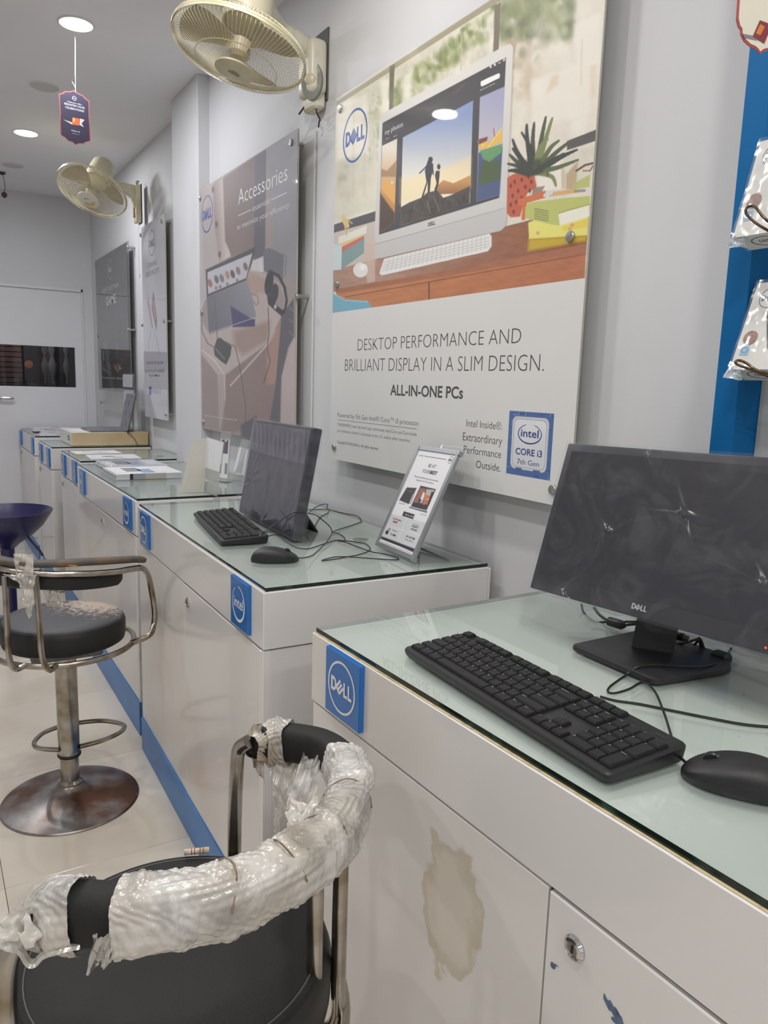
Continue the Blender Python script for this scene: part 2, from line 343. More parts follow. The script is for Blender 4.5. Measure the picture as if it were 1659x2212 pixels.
MB().lathe([(0.024, 0), (0.024, 0.006), (0.010, 0.008), (0.010, 0.035)], seg=20, M=Matrix.Translation((-0.69, YB+0.008, hp.z)) @ Matrix.Rotation(PI/2, 4, 'X')).tube([(-0.69, YB-0.026, hp.z), (-0.665, YB-0.03, hp.z), (-0.60, YB-0.03, hp.z-0.002), (-0.585, YB-0.022, hp.z-0.002)], 0.009, smooth=4).obj('door_handle', m_chrome, d)
_L = bpy.data.lights.new('storeroom_fill', 'POINT'); _L.energy = 12; _L.shadow_soft_size = .05; _o = bpy.data.objects.new('storeroom_fill', _L); _o.location = (-.5, 6.95, 2.3); COL.objects.link(_o)  # unseen fill light, added so things behind the door window show
# what stands behind that window
sl = MB()
for k in range(15): sl.box((-0.93, 7.42, 1.02+k*0.044), (-0.42, 7.44+0.003*(k % 2), 1.055+k*0.044))
tag(sl.obj('slatted_board', mat('brown_slats', '7a5548', 0.7, noise=.2), smooth=False), 'reddish brown slatted board in the dark room behind the door window', 'board')['kind'] = 'stuff'
p = aty(62, 787, 7.3)
tag(MB().lathe([(0.001, 0), (0.032, 0.002), (0.034, 0.008), (0.001, 0.012)], seg=28, M=Matrix.Translation(p) @ Matrix.Rotation(PI/2, 4, 'X')).obj('round_tag', mat('orange', 'd07a4a', 0.5)), 'small round orange tag behind the door window', 'tag')
m_pale = mat('pale_grey', '8e857c', 0.6, noise=.2)  # three pale bottle-like shapes set behind the door glass
for i, (px_, w_, lab) in enumerate(((96, 0.030, 'leftmost of three pale bottle-like shapes behind door window'), (112, 0.036, 'middle of three pale bottle-like shapes behind door window'), (142, 0.026, 'rightmost of three pale bottle-like shapes behind door window'))):
    a = aty(px_, 748, 7.15); b = aty(px_+3, 828, 7.15); H = a.z-b.z
    o = MB().lathe([(w_*.25, 0), (w_*.35, H*.2), (w_*.9, H*.34), (w_, H*.5), (w_*.6, H*.62), (w_*.35, H*.75), (w_*.85, H*.9), (w_*.7, H)], c=(b.x, 7.15, b.z), seg=18, sy=.5).obj('pale_shape', m_pale)
    tag(o, lab, 'bottle')
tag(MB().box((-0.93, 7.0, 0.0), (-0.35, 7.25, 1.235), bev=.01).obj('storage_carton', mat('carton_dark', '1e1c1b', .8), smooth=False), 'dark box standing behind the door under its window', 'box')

# ------------------------------------------------------------------ ceiling fixtures
m_trim = mat('fixture_trim', 'd9d8d5', 0.4); m_led = mat('led_diffuser', 'fffdf8', 0.5, emis=9.0)
m_off = mat('fixture_off', 'c3c1bf', 0.5)
def downlight(x, y, lit, label, group=None):
    t = thing('downlight', label, 'ceiling light', (x, y, ZC), group)
    MB().lathe([(0.060, -0.001), (0.0615, -0.004), (0.067, -0.003), (0.069, -0.0005), (0.069, 0)], c=(x, y, ZC-0.0005)).obj('trim_ring', m_trim, t)
    MB().lathe([(0.0605, 0), (0.0605, -0.004), (0.05, -0.0055), (0.001, -0.006)][::-1], c=(x, y, ZC-0.001)).obj('diffuser', m_led if lit else m_off, t)
downlight(-0.6, 3.42, 1, 'large glowing round ceiling downlight, above the dark paper tag')
downlight(-0.6, 5.04, 1, 'smaller glowing round ceiling downlight toward the back wall')
downlight(-0.59, 5.85, 0, 'unlit round ceiling downlight beyond the far lit one')
downlight(-0.61, 4.21, 0, 'unlit round ceiling downlight between the two lit ones')
for x, y in LIT:
    if (x, y) not in ((-0.6, 3.42), (-0.6, 5.04)): downlight(x, y, 1, 'round ceiling downlight overhead outside the picture', 'ceiling downlights out of view')
# small camera dangling at the left edge
p = atz(4, 372, ZC); t = thing('ceiling_camera', 'small dark device dangling on a wire from ceiling at left edge', 'camera', p)
MB().lathe([(0.022, 0), (0.022, -0.012), (0.012, -0.016), (0.004, -0.018)][::-1], c=tuple(p)).obj('rosette', mat('dark_grey_plastic', '3c3a3a', .5), t)
MB().tube([p+Vector((0, 0, -.01)), p+Vector((.012, 0, -.05)), p+Vector((.014, 0, -.10)), p+Vector((.006, 0, -.13))], 0.0025, smooth=4).obj('wire', mat('grey_wire', '6a6768', .5), t)
MB().lathe([(0.004, 0), (0.016, -0.01), (0.02, -0.025), (0.008, -0.04)][::-1], c=(p.x+.008, p.y, p.z-.125), seg=16).obj('camera_head', mat('brown_plastic', '4a2f2a', .5), t)

# ================================================================== COUNTERS
m_lam = mat('white_laminate', 'e3e0de', 0.22, ncol='d9d0c2', nscale=1.7, nlo=.5, nhi=.85, coat=0.25)
m_lam2 = mat('white_laminate_edge', 'e9e6e2', 0.3)
m_blue = mat('blue_kick_laminate', '4a84c4', 0.4, noise=.08, nscale=5)
m_bluebadge = mat('blue_badge', '1c6cb9', 0.25, coat=.3); m_bluebadge2 = mat('blue_badge_edge', '1a72cc', 0.3)
m_white = mat('white_lettering', 'e6e8ec', 0.5); m_gap = mat('joint_shadow', '4a4643', 0.8)
m_tan = mat('chipped_edge', 'c9b894', 0.8, ncol='a8946e', nscale=60)
def stained():
    m = mat('white_laminate_stained', 'e2deda', 0.28, coat=0.2); t = m.node_tree; n = t.nodes; b = n['Principled BSDF']; tc = n.new('ShaderNodeTexCoord')
    mp = n.new('ShaderNodeMapping'); mp.vector_type = 'POINT'; t.links.new(tc.outputs['Object'], mp.inputs[0])
    sp = atx(975, 1960, -0.632)-Vector(C1)
    mp.inputs['Location'].default_value = (0, -sp.y*9.5, -sp.z*5.2); mp.inputs['Scale'].default_value = (0.01, 9.5, 5.2)
    nz = n.new('ShaderNodeTexNoise'); nz.inputs['Scale'].default_value = 14; nz.inputs['Detail'].default_value = 8; t.links.new(tc.outputs['Object'], nz.inputs[0])
    ln = n.new('ShaderNodeVectorMath'); ln.operation = 'LENGTH'; t.links.new(mp.outputs[0], ln.inputs[0])
    ad = n.new('ShaderNodeMath'); ad.operation = 'MULTIPLY_ADD'; ad.inputs[1].default_value = 1.3; t.links.new(nz.outputs[0], ad.inputs[0]); t.links.new(ln.outputs['Value'], ad.inputs[2])
    mr = n.new('ShaderNodeMapRange'); mr.inputs[1].default_value = 1.25; mr.inputs[2].default_value = 1.18; t.links.new(ad.outputs[0], mr.inputs[0])
    m2 = n.new('ShaderNodeMapRange'); m2.inputs[1].default_value = 1.0; m2.inputs[2].default_value = 1.2; m2.inputs[3].default_value = 0; m2.inputs[4].default_value = 1; t.links.new(ad.outputs[0], m2.inputs[0])
    core = n.new('ShaderNodeMix'); core.data_type = 'RGBA'; core.inputs[6].default_value = lin('d8d0c4')+[1]; core.inputs[7].default_value = lin('c8bda8')+[1]; t.links.new(m2.outputs[0], core.inputs[0])
    mx = n.new('ShaderNodeMix'); mx.data_type = 'RGBA'; mx.inputs[6].default_value = lin('e2deda')+[1]; t.links.new(core.outputs[2], mx.inputs[7]); t.links.new(mr.outputs[0], mx.inputs[0]); t.links.new(mx.outputs[2], b.inputs['Base Color'])
    return m
def glass_mats():
    out = []
    for nm, tint, gl in (('glass_sheet_top', (0.95, 1.0, 0.975), True), ('glass_sheet_bottom', (0.97, 0.995, 0.98), False)):
        m = bpy.data.materials.new(nm); m.use_nodes = True; t = m.node_tree; n = t.nodes; n.remove(n['Principled BSDF'])
        tr = n.new('ShaderNodeBsdfTransparent'); tr.inputs[0].default_value = (*tint, 1)
        if gl:
            g = n.new('ShaderNodeBsdfGlossy'); g.inputs['Roughness'].default_value = 0.015; fr = n.new('ShaderNodeFresnel'); fr.inputs[0].default_value = 1.6
            df = n.new('ShaderNodeBsdfDiffuse'); df.inputs[0].default_value = (.74, .82, .79, 1); m0 = n.new('ShaderNodeMixShader'); m0.inputs[0].default_value = 0.30
            t.links.new(tr.outputs[0], m0.inputs[1]); t.links.new(df.outputs[0], m0.inputs[2])
            mx = n.new('ShaderNodeMixShader'); t.links.new(fr.outputs[0], mx.inputs[0]); t.links.new(m0.outputs[0], mx.inputs[1]); t.links.new(g.outputs[0], mx.inputs[2]); t.links.new(mx.outputs[0], n['Material Output'].inputs[0])
        else: t.links.new(tr.outputs[0], n['Material Output'].inputs[0])
        out.append(m)
    out.append(mat('glass_edge_dark', '16241f', 0.08, ncol='2c4a40', nscale=30, nlo=.55, nhi=.7)); return out
GM = glass_mats()
C1 = (-0.6412, 1.1538, 0.0)
HT, DH = 0.8905, 0.1338
ZT = HT-0.009        # laminate top under the glass
def badge(parent, M, ly, kind):
    """raised blue square on the counter front, far edge at local y = ly"""
    s = 0.112; zb = 0.772; t = 0.009
    b = MB().box((-0.006-t, ly-s, zb-0.004), (-0.0055, ly, zb+s-0.004), bev=0.0012, M=M).obj('badge', m_bluebadge, parent, smooth=False)
    o = M @ Vector((-0.006-t, ly, zb-0.004)); P = frame(o, (M.to_3x3() @ Vector((0, -1, 0))), (0, 0, 1))
    mb = MB()
    if kind == 'dell': dell_logo(mb, P, s/2-0.001, s/2, 0.0445, 0.0005, thick=.09)
    else: intel_logo(mb, P, s/2-0.001, s/2, 0.041, 0.0005)
    mb.obj('emblem', m_white, b, smooth=False)
def counter(c, a, L, depth, label, badges, seam, stain=False, kh=0.12):
    t = thing('display_counter', label, 'counter', c, 'white counters along the right wall')
    M = Matrix.Translation(c) @ Matrix.Rotation(a, 4, 'Z'); zf = HT-DH
    MB().box((-0.006, -0.004, zf), (depth, L+0.004, ZT), bev=0.0015, M=M).obj('top_box', m_lam, t, smooth=False)
    MB().box((0.0, 0.008, 0.005), (depth-0.004, L-0.008, zf-0.004), M=M).obj('carcass', m_gap, t, smooth=False)
    ml = stained() if stain else m_lam
    MB().box((-0.005, seam+0.0015, kh+0.002), (0.012, L-0.002, zf-0.0035), bev=0.001, M=M).obj('front_panel', ml, t, smooth=False)
    dr = MB().box((-0.006, 0.014, kh+0.002), (0.012, seam-0.0015, zf-0.005), bev=0.0018, M=M).obj('door', m_lam, t, smooth=False)
    MB().box((0.012, 0.0, 0.004), (depth-0.004, 0.009, zf-0.0035), bev=0.001, M=M).obj('side_panel', m_lam, t, smooth=False)
    MB().box((-0.005, 0.0, 0.004), (0.012, 0.0125, zf-0.0035), bev=0.001, M=M).obj('corner_strip', m_lam2, t, smooth=False)
    MB().box((-0.010, -0.002, 0.002), (0.0, L+0.002, kh), bev=0.001, M=M).obj('kick_plate', m_blue, t, smooth=False)
    ly = seam-0.045; lz = zf-0.048
    LM = M @ Matrix.Translation((-0.006, ly, lz)) @ Matrix.Rotation(-PI/2, 4, 'Y')
    lk = MB().lathe([(0.0145, 0), (0.0145, 0.002), (0.012, 0.0055), (0.0085, 0.0065), (0.0085, 0.005), (0.001, 0.005)], seg=28, M=LM).obj('lock', m_chrome, dr)
    MB().box((-0.0045, -0.0016, 0.0048), (0.0045, 0.0016, 0.0056), M=LM).obj('keyhole', mat('keyhole_dark', '1c1512', .5), lk, smooth=False) if False else MB().box((-0.0045, -0.0016, 0.0048), (0.0045, 0.0016, 0.0056), M=LM).obj('keyhole', mat('keyhole_dark', '1c1512', .5), dr, smooth=False)
    for kind, by in badges: badge(t, M, by, kind)
    # worn board edge showing between laminate and glass
    mb = MB(); n = 90; r = np.random.RandomState(abs(int(c[1]*100)))
    j = np.convolve(r.rand(n+8), np.ones(5)/5, 'same')[4:n+5]; vs = []
    for k in range(n+1):
        y = L*k/n; vs += [M @ Vector((-0.0052+0.0022*j[k], y, ZT+0.0006)), M @ Vector((0.006, y, ZT+0.0006))]
    mb.add(vs, [(2*k, 2*k+1, 2*k+3, 2*k+2) for k in range(n)]).obj('worn_edge', m_tan if stain else m_lam2, t, smooth=False)
    return t, M
def glass(c, M, L, depth, label):
    t = thing('glass_sheet', label, 'glass sheet', (c[0], c[1], ZT), 'glass sheets on the counters')
    g = MB(); x0, x1, y0, y1, z0, z1 = 0, depth, 0, L, ZT+0.001, HT
    V = [M @ Vector(v) for v in ((x0, y0, z0), (x1, y0, z0), (x1, y1, z0), (x0, y1, z0), (x0, y0, z1), (x1, y0, z1), (x1, y1, z1), (x0, y1, z1))]
    g.add(V, [(4, 5, 6, 7)], 0); g.add(V, [(0, 3, 2, 1)], 1); g.add(V, [(0, 1, 5, 4), (1, 2, 6, 5), (2, 3, 7, 6), (3, 0, 4, 7)], 2)
    g.obj('pane', GM, t, smooth=False); return t
CN = [((-0.6412, 1.1538, 0), 0.0237, 1.18, 0.605, 'nearest white counter, brown stain on front, under the big monitor', [('dell', 1.18-1.18-0.036)], -0.51),
      ((-0.6224, 1.4305, 0), -0.0241, 1.1792, 0.577, 'second white counter from camera, holding slim desktop screen and leaflet frame', [('intel', 0.180), ('dell', 1.110)], 0.61),
      ((-0.5757, 2.721, 0), -0.004, 1.1816, 0.562, 'third white counter from camera, with acrylic leaflet stands on it', [('intel', 0.160), ('dell', 1.080)], 0.64),
      ((-0.5372, 4.0416, 0), 0, 0.60, 0.560, 'short white counter with two loose leaflets, fourth from camera', [('intel', 0.180), ('dell', 0.525)], 0.60-0.02),
      ((-0.5575, 4.8693, 0), 0, 0.54, 0.580, 'short white counter under the cream riser box, fifth from camera', [('intel', 0.135), ('dell', 0.465)], 0.54-0.02),
      ((-0.5418, 5.7501, 0), 0, 0.86, 0.565, 'farthest white counter, beside the door, covered with loose papers', [('intel', 0.125), ('dell', 0.845)], 0.84)]
GL = ['glass sheet under the big monitor and keyboard on nearest counter', 'glass sheet with dark green edge under the slim desktop computer', 'glass sheet under the acrylic leaflet stands and brochure bundles',
      'glass sheet under two loose leaflets on short counter', 'glass sheet under the cream riser box', 'glass sheet under scattered papers beside the door']
for k, (c, a, L, dp, lab, bd, seam) in enumerate(CN):
    if k == 0:   # its measured corner is the far one
        M0 = Matrix.Translation(c) @ Matrix.Rotation(a, 4, 'Z'); c2 = M0 @ Vector((0, -L, 0)); C1 = tuple(c2)
        t, M = counter(tuple(c2), a, L, dp, lab, [('dell', L-0.064)], L-0.588, stain=True, kh=.115)
        MB().box((-0.004, 0, 0), (-0.0, 0.0, 0)) 
        glass(c2, M, L, dp, GL[k]); T1, M1 = t, M
    else:
        t, M = counter(c, a, L, dp, lab, bd, seam, kh=0.13 if k == 2 else 0.12); glass(c, M, L, dp, GL[k])
        if k == 1: MB().box((dp+0.002, 0.0, 0.30), (dp+0.012, 0.5, ZT-0.004), bev=.002, M=M).obj('back_panel', m_lam2, t, smooth=False); M2 = M
# ink marks on the near door and a few scuffs
mb = MB(); r = random.Random(3)
def dab(mb, px, py, sx, sy, rot):
    P = frame(atx(px, py, -0.6475+0.0237*0), (0, -1, 0), (0, 0, 1)); n = 10; pts = []
    for k in range(n):
        a = 2*PI*k/n; rr = 0.7+0.6*r.random(); x, y = sx*rr*math.cos(a), sy*rr*math.sin(a); pts.append((x*math.cos(rot)-y*math.sin(rot), x*math.sin(rot)+y*math.cos(rot)))
    return P, pts
mk = MB()
for px_, py_, sx, sy, ro in ((1310, 2165, .010, .0025, -.9), (1322, 2178, .009, .003, -.9), (1332, 2192, .010, .004, -.9), (1340, 2203, .006, .003, -.9), (1329, 2205, .006, .003, .2), (1194, 2086, .004, .003, 0), (1200, 2085, .004, .001, .3)):
    P = None; q = atx(px_, py_, -0.633); xx = (M1 @ Vector((-0.0062, (M1.inverted() @ q).y, 0))).x; q = atx(px_, py_, xx-0.0004)
    pts = dab(mk, px_, py_, sx, sy, ro)[1]; Pf = frame(q, (0.0237, -1, 0), (0, 0, 1)); mk.flat(pts, Pf)
mk.obj('ink_marks', mat('ink_blue', '5d7590', .5, ncol='3d4c63', nscale=90), T1, smooth=False)['kind'] = 'stuff'

# ================================================================== POSTERS
PX = -0.045; CX = [PX]
m_board = mat('poster_board_edge', 'b9b5a6', 0.3); m_acry = film_mat('clear_acrylic', (0.93, 0.94, 0.93), 0.10, (0.7, 0.7, 0.68), 0.10, 0.02, 0.0)
m_bolt = mat('steel_bolt', 'b4b1ac', 0.3, .8)
def poster(y0, y1, z0, z1, label, bolts, clear=None, px=-0.045):
    PX = px; CX[0] = px
    t = thing('poster', label, 'poster', (PX, (y0+y1)/2, z0), None)
    MB().box((PX, y0, z0), (PX+0.006, y1, z1), bev=0.001).obj('acrylic_panel', clear or m_board, t, smooth=False)
    for (px_, py_) in bolts:
        p = atx(px_, py_, PX)
        M = Matrix.Translation((PX, p.y, p.z)) @ Matrix.Rotation(-PI/2, 4, 'Y')
        MB().lathe([(0.0075, -0.042), (0.0075, -0.007), (0.010, 0.0002), (0.0115, 0.0006), (0.0115, 0.005), (0.010, 0.007), (0.001, 0.008)], seg=18, M=M).obj('standoff', m_bolt, t)
    return t, wallframe(PX, y1, z0)
def T(mb, P, body, L, R, top, off=0.0, shear=0.0, x=None, lift=0.0008, space=1.0, mi=0):
    x = CX[0] if x is None else x
    a, b, c = atx(L[0], L[1], x), atx(R[0], R[1], x), atx(L[0], top, x)
    put_text(mb, body, P, P.o.y-a.y, a.z-P.o.z, a.y-b.y, c.z-a.z, lift, off, shear, mi, space=space)
def LN(mb, P, A, B, wd, x=None, lift=0.0008, mi=0):
    x = CX[0] if x is None else x
    a, b = atx(*A, x), atx(*B, x); u0, u1, v = P.o.y-a.y, P.o.y-b.y, (a.z+b.z)/2-P.o.z
    mb.flat([(u0, v-wd/2), (u1, v-wd/2), (u1, v+wd/2), (u0, v+wd/2)], P, lift, mi)
def LG(px_, py_, P, x=None): x = CX[0] if x is None else x; p = atx(px_, py_, x); return P.o.y-p.y, p.z-P.o.z
m_print = print_mat('poster_ink', 0.02)
m_ink_dark = mat('ink_charcoal', '4b4a4d', .4, coat=1.0); m_ink_blue = mat('ink_logo_blue', '2f559f', .4, coat=1.0); m_ink_grey = mat('ink_grey', '77767a', .4, coat=1.0)
m_ink_white = mat('ink_white', 'd4d2d4', .4, coat=1.0); m_ink_navy = mat('ink_navy', '2b3f86', .4, coat=1.0)

# ---- large desktop poster
y0, y1, z0, z1, zm = 1.158, 2.270, 1.0665, 2.188, 1.540
t, P = poster(y0, y1, z0, z1, 'large desktop computer poster showing white computer on wooden desk', [(737, 235), (729, 614), (723, 966), (1196, 1058), (1234, 511)])
I = Ink(frame(P(0, 0, 0.0006), P.ex, P.ey), y1-y0, zm-z0, 8, 8, (206, 205, 203)); I.obj('paper', m_print, t, INKGAIN)
I = Ink(frame(P(0, zm-z0, 0.0006), P.ex, P.ey), y1-y0, z1-zm, 560, 420, (208, 202, 186))
k = lambda pts: [(680+a/2.304, b/2.304) for a, b in pts]
K1 = lambda a, b: (680+a/2.304, b/2.304)
full = k([(60, -200), (1500, -200), (1500, 1600), (60, 1600)])
I.grad(k([(90, 480), (1480, -420), (1480, 700), (90, 1100)]), K1(300, 300), (196, 192, 172), K1(1200, 500), (216, 208, 194), 6)
I.noise(full, 0.025, 40, 60, 3)
# trees behind the window: soft out-of-focus blobs
_rb = random.Random(11)
for reg, cols, cnt, rad, al in ((((330, 560), (900, 90)), [(128, 140, 88), (146, 156, 104), (112, 124, 74), (168, 172, 128), (206, 202, 180)], 190, (7, 16), .75), (((930, 200), (1270, -60)), [(126, 134, 92), (144, 152, 106), (104, 112, 82), (160, 162, 124)], 150, (10, 26), .7),
                                (((940, 330), (1120, 200)), [(120, 122, 92), (168, 148, 120), (186, 164, 136)], 40, (8, 18), .5), (((985, 500), (1110, 290)), [(188, 168, 142), (206, 188, 164)], 40, (8, 20), .4), (((262, 820), (330, 470)), [(150, 156, 118), (176, 178, 146), (206, 202, 182)], 40, (4, 9), .5),
                                (((105, 980), (200, 820)), [(160, 150, 130), (186, 176, 156)], 16, (5, 11), .5)):
    (xa, ya), (xb, yb) = reg
    for _ in range(cnt):
        f = _rb.random(); cx_ = xa+(xb-xa)*f; band = 130 if reg[0] == (330, 560) else 0
        cy_ = (ya+(yb-ya)*f+_rb.uniform(-75, 45)) if band else _rb.uniform(min(ya, yb), max(ya, yb)); q_ = K1(cx_, cy_); rx_ = _rb.uniform(*rad)/2
        I.ell(q_[0], q_[1], rx_, rx_*_rb.uniform(1.0, 1.9), _rb.choice(cols), _rb.uniform(-20, 20), rx_*1.3, al)
for _ in range(70):
    q_ = K1(_rb.uniform(1080, 1400), _rb.uniform(120, 640)); rx_ = _rb.uniform(5, 18); I.ell(q_[0], q_[1], rx_, rx_*1.3, _rb.choice([(224, 218, 208), (216, 206, 192), (228, 224, 216), (210, 190, 168)]), 0, rx_*1.4, .4)
I.noise(k([(330, 400), (900, 100), (1260, -160), (1250, 160), (900, 280), (480, 500), (270, 800)]), 0.04, 9, 26, 5, soft=30)
for pts in ([(1290, 120), (1420, 60), (1420, 300), (1300, 340)], [(1080, 400), (1380, 300), (1370, 560), (1080, 640)], [(440, 380), (490, 340), (470, 500), (430, 530)], [(850, 90), (895, 60), (890, 150), (850, 150)],
            [(110, 520), (260, 470), (262, 760), (110, 800)], [(330, 410), (372, 395), (372, 560), (330, 570)]):
    I.poly(k(pts), (222, 216, 204), 10, .8)
I.poly(k([(1180, 380), (1215, 370), (1210, 420), (1150, 470)]), (206, 160, 118), 8, .35); I.poly(k([(1370, 330), (1400, 320), (1395, 470), (1370, 450)]), (212, 170, 132), 8, .25)
for x_ in (250, 195, 640, 1330): I.line(k([(x_, 560 if x_ < 400 else 200), (x_-5, 980 if x_ < 300 else 420)]), (186, 168, 140), 3, 5, .35)
# window bars
I.poly(k([(95, 505), (870, 0), (1100, -150), (1100, -108), (880, 32), (105, 530)]), (150, 142, 120), 2)
I.poly(k([(95, 500), (870, -8), (1100, -158), (1100, -148), (870, 4), (95, 512)]), (206, 202, 186), 1.5, .7)
I.poly(k([(372, 330), (398, 318), (388, 548), (370, 552)]), (112, 104, 88), 2); I.poly(k([(895, 28), (925, 10), (915, 262), (888, 262)]), (116, 108, 94), 2)
I.line(k([(345, 400), (340, 560)]), (210, 208, 196), 2, 2); I.line(k([(730, 180), (728, 360)]), (180, 184, 140), 2, 2)
# sills
I.poly(k([(90, 1120), (310, 1048), (310, 1098), (90, 1166)]), (74, 70, 78), 1.5); I.poly(k([(1255, 702), (1400, 645), (1400, 700), (1255, 748)]), (84, 78, 78), 1.5)
I.poly(k([(90, 1160), (310, 1098), (300, 1290), (90, 1345)]), (190, 178, 168), 2)
# desk
I.grad(k([(90, 1345), (300, 1290), (1370, 1020), (1350, 1262), (90, 1455)]), K1(300, 1300), (168, 128, 108), K1(1250, 1150), (142, 82, 54), 1.5)
I.grad(k([(100, 1440), (620, 1352), (1352, 1212), (1350, 1262), (110, 1465)]), K1(200, 1450), (158, 98, 66), K1(1300, 1240), (170, 104, 74), 2)
I.grad(k([(105, 1462), (1350, 1260), (1343, 1388), (90, 1565)]), K1(200, 1500), (190, 118, 74), K1(1300, 1320), (178, 106, 70), 1.2)
I.noise(k([(105, 1462), (1350, 1260), (1343, 1388), (90, 1565)]), 0.03, 60, 3, 9)
I.noise(k([(90, 1345), (300, 1290), (1370, 1020), (1350, 1262), (90, 1455)]), 0.03, 50, 5, 11)
I.line(k([(150, 1478), (1350, 1264)]), (96, 58, 40), 1.3); I.line(k([(568, 1404), (569, 1496)]), (70, 40, 30), 2)
I.poly(k([(88, 1456), (140, 1490), (262, 1498), (288, 1535), (88, 1565)]), (104, 166, 190), 2); I.line(k([(95, 1462), (150, 1494), (265, 1502)]), (150, 198, 212), 2, 2)
# books and bird at left
I.poly(k([(92, 1215), (135, 1222), (132, 1342), (92, 1345)]), (186, 202, 202)); I.poly(k([(135, 1240), (246, 1185), (246, 1258), (132, 1342)]), (118, 148, 146))
I.poly(k([(135, 1228), (246, 1172), (246, 1188), (135, 1256)]), (196, 96, 92)); I.poly(k([(135, 1200), (246, 1150), (246, 1172), (135, 1228)]), (212, 184, 118))
I.poly(k([(118, 1180), (258, 1122), (256, 1160), (118, 1216)]), (214, 210, 198)); I.ell(*K1(154, 1108), 6, 13, (206, 178, 104), -25); I.line(k([(150, 1128), (158, 1170)]), (200, 170, 90), 3); I.ell(*K1(144, 1078), 3, 4, (206, 178, 104)); I.line(k([(165, 1095), (186, 1112)]), (190, 160, 90), 3)
I.poly(k([(246, 1215), (300, 1205), (300, 1400), (262, 1410), (246, 1300)]), (196, 172, 160), 4, .8)
# computer
bodyp = [(322, 610), (328, 580), (345, 562), (955, 222), (975, 218), (988, 235), (985, 290), (952, 1080), (945, 1130), (925, 1148), (330, 1284), (305, 1284), (298, 1262), (300, 1100)]
I.poly([(x_+3, y_+4) for x_, y_ in k(bodyp)], (120, 96, 84), 5, .35)
I.grad(k(bodyp), K1(640, 300), (206, 204, 198), K1(640, 1250), (190, 188, 188), 1.3)
I.poly(k([(300, 1218), (945, 1040), (950, 1100), (940, 1135), (922, 1148), (330, 1284), (305, 1282), (299, 1262)]), (184, 182, 183), 1.2, .9)
I.line(k([(300, 1216), (946, 1036)]), (132, 130, 134), 1.2); I.poly(k([(337, 612), (952, 285), (918, 985), (320, 1168)]), (66, 63, 68), 1.2)
I.grad(k([(438, 684), (788, 500), (772, 1010), (426, 1125)]), K1(600, 580), (122, 142, 188), K1(620, 900), (226, 218, 200), 1.0)
I.poly(k([(428, 890), (600, 860), (775, 780), (772, 930), (426, 1010)]), (236, 208, 150), 14, .6)
I.grad(k([(596, 935), (640, 896), (690, 912), (775, 872), (772, 960), (600, 968)]), K1(640, 900), (198, 140, 70), K1(640, 960), (150, 100, 60), 1.5)
I.poly(k([(427, 1032), (470, 1008), (530, 984), (560, 958), (610, 948), (640, 985), (700, 962), (773, 925), (770, 1012), (425, 1126)]), (74, 66, 62), 2)
I.noise(k([(427, 1032), (530, 984), (600, 950), (640, 985), (773, 930), (770, 1012), (425, 1126)]), 0.10, 5, 9, 21)
I.line(k([(560, 1000), (575, 1060)]), (150, 120, 80), 2, 2, .7); I.line(k([(590, 975), (620, 1050)]), (160, 128, 84), 2, 2, .6)
sil = (50, 48, 56)
I.poly(k([(530, 985), (556, 905), (552, 880), (548, 850), (562, 800), (575, 795), (590, 820), (588, 850), (578, 885), (572, 960), (562, 958), (562, 905), (540, 980)]), sil)
I.ell(*K1(576, 794), 5, 6, sil); I.line(k([(522, 862), (552, 832), (566, 812)]), sil, 2.5); I.line(k([(584, 815), (590, 868)]), sil, 2.5)
I.poly(k([(594, 952), (606, 912), (598, 875), (603, 850), (622, 850), (620, 885), (616, 915), (604, 955)]), sil); I.ell(*K1(617, 830), 3.6, 6, sil)
I.grad(k([(335, 726), (410, 690), (397, 1105), (322, 1160)]), K1(360, 740), (212, 202, 186), K1(360, 1000), (196, 132, 56), 1); I.poly(k([(332, 840), (360, 850), (405, 800), (404, 880), (330, 880)]), (150, 110, 70), 3, .8)
I.poly(k([(330, 905), (380, 900), (402, 940), (398, 1020), (330, 940)]), (222, 160, 70), 2); I.poly(k([(326, 960), (360, 1010), (398, 1060), (396, 1106), (322, 1160)]), (76, 56, 44), 4)
I.grad(k([(822, 484), (946, 430), (920, 970), (804, 1004)]), K1(870, 480), (150, 152, 186), K1(870, 660), (176, 172, 186), 1)
I.poly(k([(815, 760), (935, 730), (920, 970), (804, 1004)]), (70, 84, 128), 2); I.poly(k([(838, 800), (925, 800), (922, 890), (815, 925), (820, 870)]), (76, 92, 58), 4)
I.poly(k([(812, 700), (858, 680), (862, 720), (930, 640), (935, 700), (860, 740), (815, 740)]), (226, 176, 66), 2); I.poly(k([(822, 750), (935, 715), (928, 760), (870, 805), (835, 790)]), (92, 150, 96), 2)
I.poly(k([(815, 694), (860, 680), (858, 700), (815, 720)]), (120, 60, 70), 1.5); I.line(k([(890, 640), (895, 680)]), (190, 60, 60), 2); I.line(k([(930, 640), (860, 735)]), (230, 210, 90), 2)
I.line(k([(382, 908), (394, 908)]), (225, 225, 225), 1.2); I.line(k([(386, 902), (380, 908), (386, 916)]), (225, 225, 225), 1.2)
I.line(k([(832, 722), (842, 722)]), (225, 225, 225), 1.2)
I.poly(k([(826, 405), (915, 364), (922, 370), (920, 388), (832, 430), (825, 424)]), (226, 226, 226), 1)
for a_, b_ in ((875, 332), (896, 322)): I.ell(*K1(a_, b_), 2.2, 2.8, (215, 215, 215))
I.line(k([(914, 314), (924, 312)]), (215, 215, 215), 1.6); I.line(k([(937, 290), (947, 302)]), (215, 215, 215), 1.6); I.line(k([(947, 290), (937, 304)]), (215, 215, 215), 1.6)
